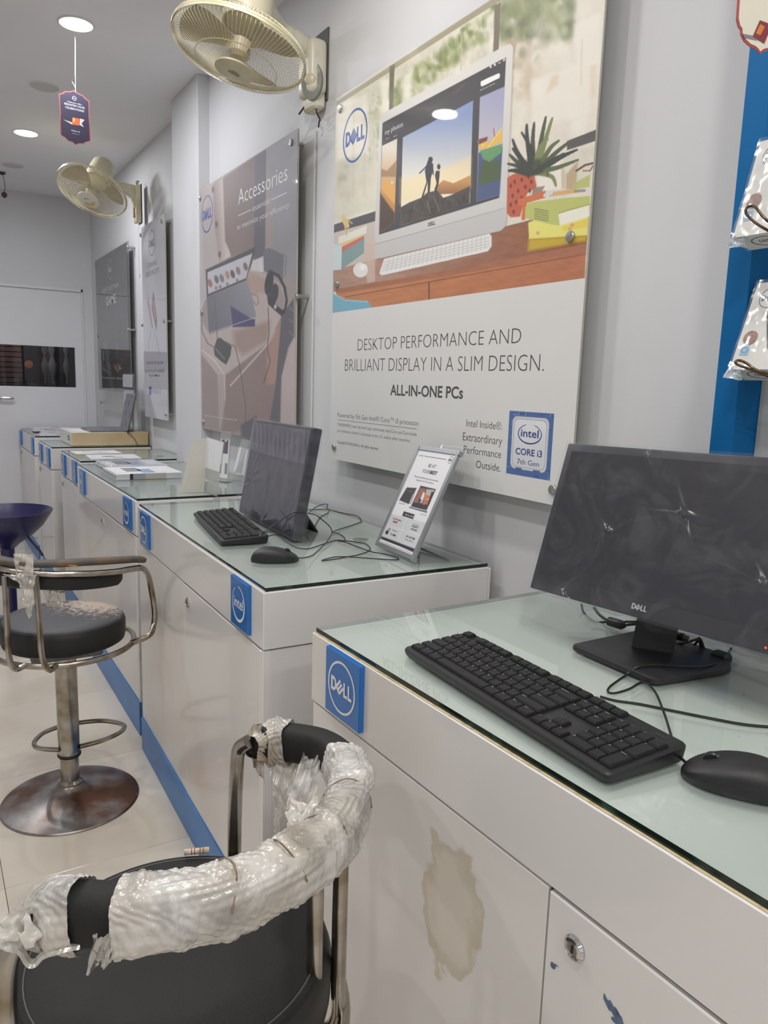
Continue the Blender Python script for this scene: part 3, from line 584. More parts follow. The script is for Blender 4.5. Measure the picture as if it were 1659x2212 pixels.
# printed keyboard and mouse
I.poly(k([(322, 1360), (345, 1290), (352, 1284), (870, 1164), (882, 1178), (884, 1232), (866, 1256), (345, 1376)]), (150, 112, 96), 4, .5)
I.poly(k([(322, 1356), (345, 1288), (870, 1162), (880, 1176), (880, 1226), (862, 1250), (340, 1370), (326, 1368)]), (214, 212, 210), 1)
for s_ in range(1, 5):
    f = s_/5; I.line(k([(328+18*(1-f)+4, 1360-66*(1-f)), (868, 1168+72*f)]), (166, 164, 166), 1.1, 1, .8)
for s_ in range(1, 24):
    f = s_/24; xb = 350+520*f; xb2 = 334+536*f; I.line(k([(xb, 1290-124*f), (xb2, 1362-124*f*0.98)]), (172, 170, 172), 1.1, 1, .8)
I.line(k([(326, 1362), (862, 1244)]), (232, 230, 228), 1.5); I.ell(*K1(228, 1344), 16, 16, (214, 210, 208), -20); I.ell(*K1(240, 1330), 8, 6, (232, 230, 228), -20, 3, .8); I.line(k([(232, 1306), (245, 1275)]), (190, 176, 168), 2)
# right-hand desk things
I.poly(k([(1098, 828), (1200, 800), (1234, 792), (1246, 860), (1246, 940), (1112, 952)]), (220, 214, 202), 1.5); I.poly(k([(1225, 795), (1246, 856), (1246, 940), (1228, 940)]), (196, 180, 150), 2)
I.poly(k([(1250, 870), (1310, 800), (1300, 940), (1250, 945)]), (170, 138, 98), 5, .7)
I.poly(k([(958, 885), (985, 868), (1080, 834), (1092, 870), (1104, 930), (1060, 960), (1040, 1000), (1022, 1078), (975, 1082), (955, 1060)]), (192, 86, 58), 1.3)
rr = random.Random(5)
for a_, b_ in [(975, 925), (995, 905), (1030, 895), (1065, 880), (985, 975), (1012, 950), (1048, 930), (1078, 905), (975, 1020), (1002, 1005), (990, 1055), (1030, 985), (1070, 950)]:
    I.poly(k([(a_-9, b_), (a_, b_-14), (a_+8, b_-2), (a_+1, b_+14)]), (112, 48, 42), 1.2, .85)
I.poly(k([(1085, 935), (1145, 925), (1120, 975), (1080, 975)]), (110, 92, 86), 2, .7)
I.poly(k([(1012, 992), (1148, 948), (1150, 984), (1056, 1010), (1046, 1095), (1028, 1095), (1034, 1020), (1014, 1022)]), (206, 104, 56), 1.3)
lf = [((1080, 860), (1058, 700), (1055, 620)), ((1090, 850), (1085, 700), (1092, 612)), ((1100, 850), (1130, 680), (1150, 582)), ((1105, 850), (1150, 690), (1182, 588)), ((1070, 850), (1010, 760), (985, 695)), ((1110, 845), (1170, 740), (1215, 700)),
      ((1110, 850), (1200, 760), (1275, 700)), ((1070, 860), (1000, 800), (970, 770)), ((1115, 850), (1230, 780), (1305, 745)), ((1120, 855), (1220, 830), (1310, 795)), ((1065, 865), (1000, 850), (965, 850)), ((1115, 860), (1180, 880), (1200, 925)),
      ((1100, 850), (1075, 740), (1030, 660)), ((1100, 860), (1145, 840), (1160, 875)), ((1075, 855), (1030, 800), (985, 740)), ((1095, 840), (1118, 740), (1160, 690)), ((1110, 850), (1180, 800), (1240, 765)), ((1085, 860), (1020, 830), (962, 815))]
for i_, (p1, p2, p3) in enumerate(lf):
    c_ = [(58, 66, 58), (88, 102, 66), (74, 84, 62), (120, 130, 78)][i_ % 4] if p3[0] > 1120 else [(52, 60, 56), (66, 74, 62)][i_ % 2]
    pts = catmull([Vector((*p1, 0)), Vector((*p2, 0)), Vector((*p3, 0))], 6); m_ = len(pts)
    for q_ in range(m_-1): I.line(k([(pts[q_].x, pts[q_].y), (pts[q_+1].x, pts[q_+1].y)]), c_, 10.5*(1-q_/m_)**.6+1.2)
I.poly(k([(1030, 800), (1120, 790), (1140, 860), (1060, 880), (990, 850)]), (56, 62, 54), 8, .8)
I.poly(k([(1282, 915), (1370, 868), (1368, 930), (1282, 945)]), (176, 178, 96), 3, .9); I.line(k([(1302, 850), (1345, 822), (1384, 812)]), (92, 56, 40), 4, 2); I.line(k([(1335, 850), (1370, 850), (1384, 826)]), (122, 76, 50), 2.5, 2)
I.poly(k([(1062, 1108), (1100, 1092), (1362, 1078), (1356, 1172), (1066, 1190)]), (222, 214, 104), 1.5); I.poly(k([(1230, 1130), (1362, 1085), (1358, 1130), (1240, 1150)]), (220, 196, 60), 3, .8)
for a_, b_ in ((1110, 1160), (1280, 1120), (1270, 1140)): I.ell(*K1(a_, b_), 4, 4, (212, 130, 110), 0, 2, .7)
I.poly(k([(1066, 1190), (1356, 1172), (1350, 1200), (1060, 1250)]), (206, 182, 30), 8, .8)
I.poly(k([(1048, 1030), (1066, 1008), (1250, 985), (1372, 975), (1368, 1022), (1215, 1062), (1218, 1122), (1180, 1118), (1046, 1086)]), (180, 186, 96), 1.3)
I.poly(k([(1212, 1064), (1368, 1020), (1366, 1078), (1220, 1122)]), (222, 218, 204), 1.2); I.line(k([(1212, 1060), (1370, 1016)]), (150, 156, 74), 2)
for s_ in range(5): I.line(k([(1094, 1038+12*s_), (1162, 1052+12*s_)]), (92, 96, 60), 1.6)
I.line(k([(1172, 968), (1300, 950)]), (206, 162, 104), 9); I.line(k([(1296, 952), (1342, 948)]), (140, 138, 138), 6); I.line(k([(1146, 972), (1176, 960)]), (196, 200, 204), 8)
I.obj('picture', m_print, t, INKGAIN)
mb = MB()
T(mb, P, 'DESKTOP PERFORMANCE AND', (772.7, 757.5), (1125.4, 742), 731, off=-0.018)
T(mb, P, 'BRILLIANT DISPLAY IN A SLIM DESIGN.', (745.4, 801.5), (1175, 800), 774, off=-0.018)
T(mb, P, 'ALL-IN-ONE PCs', (843.3, 853), (1000.3, 859), 829.8, off=0.02)
T(mb, P, 'Powered by 7th Gen Intel® Core™ i3 processor.', (729, 900.5), (906.5, 918), 890.5, off=-0.01)
LN(mb, P, (729, 907), (900.5, 926), 0.0011)
T(mb, P, 'TRADEMARKS: Intel, the Intel Logo, Intel Inside, Intel Core and Core Inside', (729, 919.5), (900.5, 941), 913, off=-0.01)
T(mb, P, 'are trademarks of Intel Corporation in the U.S. and/or other countries.', (729, 932.6), (886.6, 952), 926, off=-0.01)
T(mb, P, 'Copyright © 2018 Dell Inc. All rights reserved.', (729, 957), (818, 970), 951)
for b_, L_, R_, tp in (('Intel Inside®.', (1007.7, 921), (1085.4, 928), 904.6), ('Extraordinary', (1000, 951), (1084.7, 958), 932.6), ('Performance', (1002, 978), (1082.8, 988), 960.6), ('Outside.', (1028.6, 1010), (1081.7, 1019), 993)):
    T(mb, P, b_, L_, R_, tp, off=-0.008)
mb.obj('lettering', m_ink_dark, t, smooth=False)['kind'] = 'stuff'
mb = MB(); cu, cv = LG(767, 293, P); dell_logo(mb, P, cu, cv, 0.0755, 0.0009, thick=.085); mb.obj('logo', m_ink_blue, t, smooth=False)
mb = MB(); T(mb, P, 'my photos', (832, 292), (871, 270), 281, off=0.0); T(mb, P, 'Find your photos', (1038, 197), (1070, 180), 193); T(mb, P, 'Photos', (834, 302), (842, 299), 299); T(mb, P, 'Albums', (850, 297), (858, 294), 294)
T(mb, P, '+', (938, 194), (944, 191), 189, off=-.02); mb.obj('screen_lettering', m_ink_white, t, smooth=False)
mb = MB(); T(mb, P, 'DELL', (925, 489), (941, 484), 481, off=.03); mb.obj('chin_lettering', m_ink_dark, t, smooth=False)
# processor badge
a = atx(1101.5, 889, PX); b = atx(1188, 1038, PX); c_ = atx(1095.5, 1022, PX)
bw, bh = a.y-b.y, a.z-c_.z+0.002; bu, bv = P.o.y-a.y, c_.z-P.o.z
Ib = Ink(frame(P(bu, bv, 0.0010), P.ex, P.ey), bw, bh, 130, 150, (62, 96, 160))
U = lambda u, v: tuple([829.5+FPX*((Ib.P(u*bw, v*bh)-CAMP).dot(RT))/((Ib.P(u*bw, v*bh)-CAMP).dot(FW)), 1106-FPX*((Ib.P(u*bw, v*bh)-CAMP).dot(UP))/((Ib.P(u*bw, v*bh)-CAMP).dot(FW))])
q4 = lambda a_, b_, c2_, d_: [U(a_, b_), U(c2_, b_), U(c2_, d_), U(a_, d_)]
for s_ in range(70):
    rr_ = random.Random(s_); u_, v_ = rr_.random(), rr_.random()
    if rr_.random() < .5: pts = [U(u_, v_), U(min(1, u_+.12), v_)]
    else: pts = [U(u_, v_), U(u_, min(1, v_+.1))]
    Ib.line(pts, (112, 150, 206) if s_ % 2 else (36, 62, 128), 1.6, 1, .8)
def rrect(a0, b0, a1, b1, r_):
    o_ = []
    for cx_, cy_, st in ((a1-r_, b1-r_, 0), (a0+r_, b1-r_, 90), (a0+r_, b0+r_, 180), (a1-r_, b0+r_, 270)):
        for s_ in range(6): an = math.radians(st+18*s_); o_.append(U(cx_+r_*math.cos(an), cy_+r_*math.sin(an)*bw/bh))
    return o_
Ib.poly(rrect(.08, .09, .92, .93, .1), (118, 120, 132)); Ib.poly(rrect(.09, .10, .91, .92, .1), (196, 198, 206)); Ib.poly(rrect(.13, .13, .87, .89, .08), (150, 152, 164)); Ib.poly(rrect(.14, .14, .86, .88, .08), (204, 205, 210))
Ib.poly(q4(.22, .04, .36, .12), (60, 92, 150)); Ib.poly(q4(.62, .04, .78, .12), (60, 92, 150)); Ib.grad(rrect(.15, .15, .85, .87, .08), U(.5, .85), (214, 214, 218), U(.5, .2), (196, 197, 204), 1, .8)
Ib.obj('processor_badge', m_print, t, INKGAIN)
mb = MB(); Pb = frame(P(bu, bv, 0.0010), P.ex, P.ey)
mb2 = MB(); n_ = 50; vs = []
for s_ in range(n_+1):
    an = math.radians(70-320*s_/n_); th = 0.03+.05*math.sin(PI*s_/n_); ru, rv = .27*bw, .155*bh
    vs += [Pb(.5*bw+ru*math.cos(an), .66*bh+rv*math.sin(an), .0004), Pb(.5*bw+ru*(1-th)*math.cos(an), .66*bh+rv*(1-th*1.6)*math.sin(an), .0004)]
mb.add(vs, [(2*s_, 2*s_+2, 2*s_+3, 2*s_+1) for s_ in range(n_)])
put_text(mb, 'intel', Pb, .5*bw, .615*bh, .40*bw, .125*bh, .0004, off=.01, align='C'); put_text(mb, 'CORE i3', Pb, .5*bw, .33*bh, .60*bw, .105*bh, .0004, off=.012, align='C')
put_text(mb, '7th Gen', Pb, .5*bw, .18*bh, .50*bw, .085*bh, .0004, off=-.01, align='C'); mb.obj('badge_lettering', m_ink_navy, t, smooth=False)

# ---- accessories poster
y0, y1, z0, z1 = 2.554, 3.636, 1.0793, 2.174
t, P = poster(y0, y1, z0, z1, 'brown and grey accessories poster with laptop on a sofa', [(433, 428), (630, 308), (437, 675), (642, 640), (440, 912)])
I = Ink(frame(P(0, 0, 0.0006), P.ex, P.ey), y1-y0, z1-z0, 240, 440, (150, 136, 134))
k = lambda pts: [(400+a/3.071, 260+b/3.071) for a, b in pts]; K2 = lambda a, b: (400+a/3.071, 260+b/3.071)
I.grad(k([(80, 460), (190, 400), (230, 960), (90, 1300)]), K2(120, 500), (166, 152, 148), K2(150, 1200), (178, 168, 168), 3)
I.grad(k([(185, 430), (255, 370), (300, 900), (230, 945), (195, 700)]), K2(190, 700), (140, 124, 120), K2(280, 700), (196, 182, 176), 4)
I.grad(k([(250, 385), (470, 235), (465, 850), (310, 905), (265, 800)]), K2(260, 600), (128, 110, 106), K2(460, 500), (116, 100, 98), 3)
for b_ in (460, 690, 890): I.ell(*K2(185+(b_-460)*.1, b_), 3, 7, (104, 90, 88), 0, 2)
I.poly(k([(462, 240), (538, 190), (530, 900), (580, 850), (575, 880), (455, 930)]), (92, 88, 100), 3)
I.poly(k([(536, 190), (760, 50), (740, 1100), (675, 1000), (660, 900), (580, 850), (582, 690)]), (138, 136, 142), 4)
I.poly(k([(450, 930), (520, 900), (540, 1010), (430, 1000)]), (196, 190, 192), 3)
I.poly(k([(420, 990), (540, 1020), (560, 1150), (640, 1300), (570, 1480), (300, 1760), (200, 1750), (100, 1540), (100, 1320), (150, 1400), (440, 1320)]), (180, 164, 160), 5)
I.poly(k([(430, 1000), (530, 1050), (535, 1140), (440, 1160), (415, 1080)]), (170, 138, 120), 6, .7)
I.poly(k([(320, 1400), (560, 1330), (550, 1460), (380, 1560), (330, 1500)]), (146, 116, 104), 12, .7)
I.poly(k([(100, 1540), (215, 1690), (225, 2080), (110, 2040)]), (146, 126, 124), 4)
I.poly(k([(215, 1690), (265, 1680), (268, 1860), (230, 2085)]), (168, 152, 150), 3); I.line(k([(110, 1520), (200, 1600), (262, 1690), (265, 1850)]), (206, 196, 194), 2.5, 2)
I.poly(k([(265, 1690), (560, 1470), (640, 1300), (650, 1500), (560, 1990), (230, 2100), (268, 1860)]), (136, 112, 108), 5)
I.line(k([(300, 1760), (560, 1470), (600, 1400)]), (200, 188, 184), 3, 3); I.poly(k([(540, 1500), (640, 1320), (645, 1560), (600, 1740), (540, 1760)]), (170, 130, 116), 5, .8)
I.poly(k([(640, 1290), (720, 1180), (722, 1440), (680, 1520), (640, 1700), (630, 2010), (480, 2120), (560, 1990), (600, 1750)]), (88, 86, 96), 3)
I.poly(k([(722, 1440), (735, 1440), (740, 2100), (630, 2110), (640, 1700), (690, 1500)]), (178, 162, 162), 4)
I.poly(k([(370, 2020), (470, 1960), (520, 2140), (370, 2100)]), (66, 66, 82), 6, .8)
I.poly(k([(136, 990), (468, 838), (462, 880), (402, 1062), (143, 1172)]), (74, 72, 80), 1.5); I.poly(k([(148, 1008), (446, 882), (404, 1046), (152, 1152)]), (182, 180, 188), 1.2)
for j_, (a_, b_) in enumerate([(165, 1080), (208, 1055), (243, 1048), (280, 1025), (315, 1020), (352, 998), (400, 970)]): I.ell(*K2(a_, b_), 4.5, 9, [(150, 90, 90), (90, 88, 96), (110, 106, 112), (170, 120, 90), (70, 70, 78), (130, 100, 98), (100, 90, 92)][j_], -15, 2, .9)
for a_, b_ in ((205, 1112), (232, 1104), (280, 1086), (345, 1062)): I.ell(*K2(a_, b_), 3, 4, (120, 100, 104), 0, 2, .8)
I.grad(k([(144, 1172), (402, 1066), (440, 1150), (472, 1308), (158, 1420), (150, 1300)]), K2(160, 1300), (96, 96, 106), K2(440, 1200), (132, 132, 144), 1.5)
I.poly(k([(300, 1230), (440, 1318), (464, 1320), (462, 1368), (316, 1372)]), (58, 58, 104), 2); I.line(k([(160, 1412), (468, 1306)]), (172, 172, 182), 1.5)
I.poly(k([(518, 870), (550, 843), (672, 900), (668, 1030), (640, 1062), (522, 1000)]), (104, 104, 114), 1.5); I.line(k([(660, 905), (655, 1040)]), (136, 136, 146), 4)
I.poly(k([(486, 950), (500, 915), (515, 1000), (500, 1012)]), (206, 202, 204), 1)
I.line(k([(560, 1000), (620, 1030), (660, 1110), (672, 1200), (655, 1275)]), (52, 50, 56), 6); I.line(k([(585, 1060), (640, 1100), (662, 1180), (655, 1250)]), (180, 176, 180), 2, 1, .7)
I.ell(*K2(556, 1080), 9, 26, (48, 46, 52), 8); I.ell(*K2(590, 1150), 9, 22, (54, 52, 58), 8); I.poly(k([(540, 1130), (610, 1230), (660, 1270), (640, 1300), (550, 1220)]), (50, 48, 54), 2); I.ell(*K2(598, 1236), 3, 5, (180, 178, 182))
I.poly(k([(190, 1515), (212, 1446), (232, 1442), (308, 1498), (300, 1560), (272, 1620), (240, 1600), (196, 1560)]), (58, 56, 64), 1.5); I.line(k([(195, 1505), (262, 1585)]), (150, 146, 150), 1.5)
I.line(k([(105, 1260), (112, 1400), (150, 1480), (200, 1510)]), (76, 72, 78), 1.6); I.line(k([(190, 1170), (205, 1300), (212, 1440)]), (84, 80, 84), 1.4)
I.line(k([(270, 1470), (330, 1500), (360, 1620), (400, 1880), (400, 2090)]), (84, 80, 84), 1.6); I.line(k([(550, 1240), (556, 1400), (545, 1520), (565, 1600), (520, 1740)]), (70, 66, 72), 1.6)
I.line(k([(440, 1150), (480, 1165), (488, 1210), (470, 1225), (445, 1190)]), (104, 92, 92), 1.3); I.noise(k([(60, 400), (800, 0), (800, 2200), (60, 2200)]), .012, 25, 40, 8)
for b_ in (1150, 1240, 1320, 1400): I.line(k([(690, b_), (715, b_+25)]), (150, 146, 152), 2, 2, .6)
I.obj('picture', m_print, t, INKGAIN*.95)
mb = MB(); T(mb, P, 'Accessories', (515, 443), (621, 396), 408, off=-0.008); T(mb, P, 'essential', (546, 456.5), (582, 443), 443, off=-0.008)
T(mb, P, 'to maximize your efficiency', (512, 497), (625, 455), 485, off=-0.005); LN(mb, P, (515, 464), (543, 455), .003); LN(mb, P, (586, 431), (620, 417), .003)
T(mb, P, 'Images are for representation purpose only', (441, 898), (512, 912), 894); mb.obj('lettering', m_ink_white, t, smooth=False)['kind'] = 'stuff'
mb = MB(); cu, cv = LG(447.3, 462.5, P); dell_logo(mb, P, cu, cv, 0.081, 0.0009, thick=.085); mb.obj('logo', mat('ink_poster_blue', '4a62a4', .4, coat=1.0), t, smooth=False)

# ---- gaming poster
y0, y1, z0, z1 = 5.1804, 6.2461, 1.0658, 2.1694
t, P = poster(y0, y1, z0, z1, 'dark grey gaming poster, farthest from the camera', [(207, 574), (276, 534), (212, 725), (278, 712), (218, 869)], clear=m_acry, px=-.015)
zb = atx(222, 842, -.015).z
I = Ink(frame(P(0.012, zb-z0, 0.0004), P.ex, P.ey), y1-y0-.05, z1-zb-.004, 70, 160, (92, 90, 96))
I.poly([(210, 752), (290, 756), (290, 850), (210, 850)], (62, 58, 61), 2); I.noise([(190, 500), (300, 480), (300, 860), (190, 860)], .03, 14, 30, 2)  # reflection put into the ink: greyer above, darker band below
I.poly([(222, 740), (229, 735), (246, 842), (240, 842)], (140, 138, 140), 3, .55); I.poly([(256, 742), (250, 738), (249, 775), (253, 778)], (130, 128, 132), 3, .5)
I.line([(222, 795), (235, 806)], (132, 130, 134), 3, 2); I.line([(248, 790), (255, 804)], (122, 120, 124), 3, 2); I.poly([(256, 788), (264, 796), (256, 800)], (138, 136, 140), 2); I.line([(223, 760), (224, 778)], (150, 148, 150), 3, 2)
I.obj('picture', m_print, t, INKGAIN*.55)
mb = MB(); T(mb, P, "DON'T JUST PLAY.", (221.4, 634), (257.5, 621), 624.5, off=.015); T(mb, P, 'GAME.', (229.3, 660.3), (252, 655), 641.5, off=.03)
cu, cv = LG(238, 582, P); dell_logo(mb, P, cu, cv, 0.068, 0.0012, thick=.09); T(mb, P, 'The new Inspiron gaming   Dell.com/games', (220, 817.5), (273, 820), 813, off=.02); mb.obj('lettering', mat('ink_pale', 'b4b2b6', .4, coat=1), t, smooth=False)['kind'] = 'stuff'
# ---- white laptop poster
y0, y1, z0, z1 = 4.3302, 4.8379, 1.0767, 2.194
t, P = poster(y0, y1, z0, z1, 'pale narrow laptop poster behind the grey wrapped laptop', [(305, 508), (350, 478), (308, 702), (355, 693), (359, 895)], px=-.015)
I = Ink(frame(P(0, 0, 0.0006), P.ex, P.ey), y1-y0, z1-z0, 60, 160, (182, 181, 188))
I.poly([(300, 760), (370, 760), (370, 800), (300, 795)], (168, 167, 175), 1.5); I.poly([(317, 617), (324, 660), (330, 708), (322, 660)], (170, 120, 112), 3, .5); I.line([(319, 650), (329, 708)], (110, 108, 120), 2, 2, .8)
I.poly([(331, 628), (339, 690), (338, 715), (328, 665)], (88, 84, 98), 1.2); I.poly([(331, 640), (337, 684), (336, 700), (329.5, 662)], (186, 136, 124), 1.5)
I.line([(325, 715), (320, 755)], (150, 149, 158), 2, 2, .7); I.line([(333, 712), (346, 768)], (150, 149, 158), 2, 2, .7); I.poly([(322, 836), (327, 834), (327, 852), (322, 854)], (70, 70, 150), 1)
I.obj('picture', m_print, t, INKGAIN)
mb = MB(); T(mb, P, 'STUNNING', (319, 580), (339, 575.6), 569, off=.01); T(mb, P, 'INSIDE AND OUT.', (315, 599.3), (345, 593.7), 588.5, off=.01); T(mb, P, 'THE NEW XPS 13 AT DELL.COM', (317, 787), (352, 787), 781, off=.02)
T(mb, P, 'FULL SPECIFICATIONS AND MORE', (313, 804), (356, 806), 797, off=.01); T(mb, P, 'DELL RECOMMENDS', (322, 813), (346, 814), 808, off=.01); cu, cv = LG(328, 524.7, P); dell_logo(mb, P, cu, cv, 0.071, 0.0009, thick=.08); mb.obj('lettering', m_ink_grey, t, smooth=False)
mb = MB(); T(mb, P, 'Windows 10', (329, 850), (348, 853), 838, off=.0); mb.obj('system_lettering', mat('ink_lilac', '9c9cc4', .4, coat=1), t, smooth=False)

# ================================================================== WALL FANS
m_fanbeige = mat('fan_beige', 'd2cab0', 0.35, ncol='bfb594', nscale=9); m_fanwire = mat('fan_wire', 'cfc6a4', 0.4); m_blade = mat('fan_blade', 'b3a78e', 0.45, noise=.15, nscale=12)
m_fangrey = mat('fan_panel_grey', '878880', 0.4); m_grime = mat('fan_cream', 'd9d3c0', 0.35, ncol='b8a888', nscale=14, nlo=.55, nhi=.75); m_dark = mat('dark_grime', '2c2723', .7)
def fan(C, n, R, by, z0, z1, label, kind):
    C = Vector(C); n = Vector(n).normalized(); t = thing('wall_fan', label, 'wall fan', (0, by, (z0+z1)/2), None)
    a = n.orthogonal().normalized(); a = n.cross(Vector((0, 0, 1))).normalized(); b = n.cross(a)
    Q = lambda r, th, h: C + a*(r*math.cos(th))+b*(r*math.sin(th))+n*h
    fr = lambda u: 0.020+0.050*(1-u**2.2)     # front dome height by radius fraction
    mb = MB(); N = 96
    for k_ in range(N):
        th = 2*PI*k_/N; mb.tube([Q(R*u, th, fr(u)) for u in (.22, .45, .68, .86, .97, 1.0)]+[Q(R, th, 0.002)], 0.00075, seg=3, caps=False)
    mb.tube([Q(R*.62, 2*PI*i/48, fr(.62)) for i in range(48)], 0.0016, seg=5, closed=True)
    mb.obj('front_grille', m_fanwire, t, ang=80)
    mb = MB(); br = lambda u: -0.012-0.055*(1-u**3)
    for k_ in range(N):
        th = 2*PI*k_/N; mb.tube([Q(R, th, 0)]+[Q(R*u, th, br(u)) for u in (1.0, .9, .75, .55, .3)], 0.00075, seg=3, caps=False)
    mb.obj('rear_grille', m_fanwire, t, ang=80)
    mb = MB(); mb.tube([Q(R+.001, 2*PI*i/64, 0.001) for i in range(64)], 0.0045, seg=8, closed=True, sx=1.0)
    vs = []
    for i in range(64): th = 2*PI*i/64; vs += [Q(R+.004, th, -.004), Q(R+.004, th, .010)]
    mb.add(vs, [(2*i, 2*((i+1) % 64), 2*((i+1) % 64)+1, 2*i+1) for i in range(64)]); mb.obj('rim', m_fanbeige, t)
    Mn = Matrix((( a.x, b.x, n.x, C.x), (a.y, b.y, n.y, C.y), (a.z, b.z, n.z, C.z), (0, 0, 0, 1)))
    bd = MB().lathe([(0.040, fr(.2)-.004), (R*.31, fr(.31)), (R*.305, fr(.31)+.005), (0.03, fr(.2)+.007), (0.001, fr(.2)+.0075)], seg=40, M=Mn).obj('badge_disc', m_fanbeige if kind else mat('fan_badge_ivory', 'd8d2c4', .3), t)
    mb = MB(); Pd = frame(Q(0, 0, fr(.2)+.0078), a, b)
    if kind == 1:
        Pe = frame(Q(0, 0, fr(.2)+.0084), Vector((1, 0, 0))-n*n.x, n.cross(Vector((1, 0, 0))-n*n.x)); [mb.flat([(-.014-e_, v_), (.014+e_, v_), (.014+e_, v_+.0035), (-.014-e_, v_+.0035)], Pe) for v_, e_ in ((-.010, .002), (-.003, .005), (.004, -.003))]
        mb.obj('badge_emblem', mat('ink_dull_grey', '8f8a78', .5), bd, smooth=False)
    else:
        ring(mb, Pd, 0.0, 0.002, .036, .022, .0006, a0=math.radians(20), a1=math.radians(160)); mb.obj('badge_emblem', mat('ink_yellow', 'd7b455', .5), bd, smooth=False)
        mb = MB(); ring(mb, Pd, 0.0, -.004, .016, .0135, .0007, a0=math.radians(200), a1=math.radians(330)); mb.obj('badge_script', mat('ink_black', '262424', .5), bd, smooth=False)
    for k_ in range(3):
        mb = MB(); th0 = 2*PI*k_/3+0.5
        def fn(u, v, th0=th0):
            r_ = 0.028+(R-.047)*u; sp = (0.55+0.75*u**.7)*(1-0.25*u**4); th = th0+sp*(v-.5)*1.05+u*.25; return Q(r_, th, 0.0+0.028*(v-.5)*(1-.35*u))
        mb.grid(fn, 14, 10); mb.obj('blade', m_blade, t)
    MB().lathe([(0.001, -.022), (0.03, -.02), (0.032, .02), (0.022, .032), (0.001, .034)], seg=24, M=Mn).obj('blade_hub', m_blade, t)
    MB().lathe([(0.001, -.215), (0.045, -.21), (0.062, -.19), (0.070, -.12), (0.072, -.075), (0.070, -.066), (0.001, -.066)], seg=36, M=Mn).obj('motor_housing', m_fanbeige, t)
    Mh = C - n*.15
    if kind == 1:
        MB().box((-0.072, by-.060, z0+.04), (-.006, by+.052, z1-.03), bev=.026, seg=4).box((-0.052, by-.046, z0), (-.004, by+.046, z0+.12), bev=.02, seg=3).obj('wall_bracket', m_grime, t)
        MB().box((-0.006, by-.050, z0+.03), (0.0, by+.050, z1+.012), bev=.003).obj('back_plate', mat('back_plate_grey', '55544f', .6), t)
        MB().tube([Vector((-.045, by, z1-.055)), Vector((-.10, by-.005, z1-.045)), Vector((-.17, by-.015, z1-.030)), Mh+Vector((.02, 0, .01))], [.034, .038, .036, .034], seg=20, smooth=5).obj('arm', m_grime, t)
        Mp = Matrix.Translation((-.058, by-.040, z0+.080)) @ Matrix.Rotation(math.radians(38), 4, 'Z') @ Matrix.Rotation(-PI/2, 4, 'Y')
        pl = MB().lathe([(0.030, -.01), (0.030, .002), (0.028, .004), (0.001, .0045)], seg=36, M=Mp @ Matrix.Diagonal((2.0, 1.25, 1, 1))).obj('control_panel', m_fangrey, t)
        MB().lathe([(0.019, .003), (0.018, .014), (0.012, .018), (0.001, .019)], seg=28, M=Mp).obj('knob', m_fanbeige, pl)
        MB().tube([(-.03, by-.02, z0+.01), (-.035, by-.035, z0-.012), (-.02, by-.03, z0-.03), (-.03, by-.045, z0-.04), (-.02, by-.02, z0-.05)], .0025, smooth=4).tube([(-.05, by+.03, z0+.02), (-.06, by+.05, z0-.0)], .003).obj('wire_tail', m_dark, t)
    else:
        MB().box((-.036, by-.034, z0), (-.004, by+.034, z1), bev=.006, seg=2).obj('wall_bracket', m_fanbeige, t)
        MB().box((-.004, by-.038, z0-.004), (0, by+.038, z1+.004), bev=.001).obj('back_plate', m_dark, t)
        pr = [(-.03, 0), (-.03, -.14), (-.045, -.12), (-.058, -.07), (-.09, -.045), (-.15, -.035), (-.20, -.03), (-.20, .0), (-.10, .004)]
        MB().prism([(p_[0], p_[1]) for p_ in pr], (0, by-.022, z1-.006), (1, 0, 0), (0, 0, 1), (0, 1, 0), .044).obj('arm', m_fanbeige, t, smooth=False)
        MB().box((-.044, by-.012, z0+.03), (-.034, by+.012, z0+.085), bev=.003).obj('pull_switch', mat('switch_brown', '8a6a50', .5), t)
        MB().tube([(-.02, by, z1), (-.022, by, z1+.02), (-.008, by, z1+.024), (-.012, by+.02, z1+.012)], .0025, smooth=4).obj('cord_loop', m_dark, t)
        MB().tube([(-.02, by-.02, z0), (-.022, by-.02, z0-.14), (-.022, by-.02, z0-.30)], .0012, seg=5).lathe([(0.001, -.02), (0.005, -.015), (.004, 0), (.001, .004)], c=(-.022, by-.02, z0-.30), seg=10).obj('pull_cord', m_white, t)
fan((-.336, 2.334, 2.287), (-.256, -.033, -.966), .197, 2.465, 2.205, 2.445, 'near beige wall fan above the brown poster, head tilted down', 1)
fan((-.2985, 4.773, 2.352), (-.409, -.334, -.849), .192, 4.90, 2.232, 2.448, 'far small beige wall fan near the back wall', 0)
# thin conduit below the near fan
tag(MB().tube([(-.004, 2.50, 2.16), (-.004, 2.50, 1.95), (-.004, 2.50, 1.12)], .004, seg=8).obj('wall_conduit', m_wall), 'thin white conduit running down the wall right of the brown poster', 'conduit')

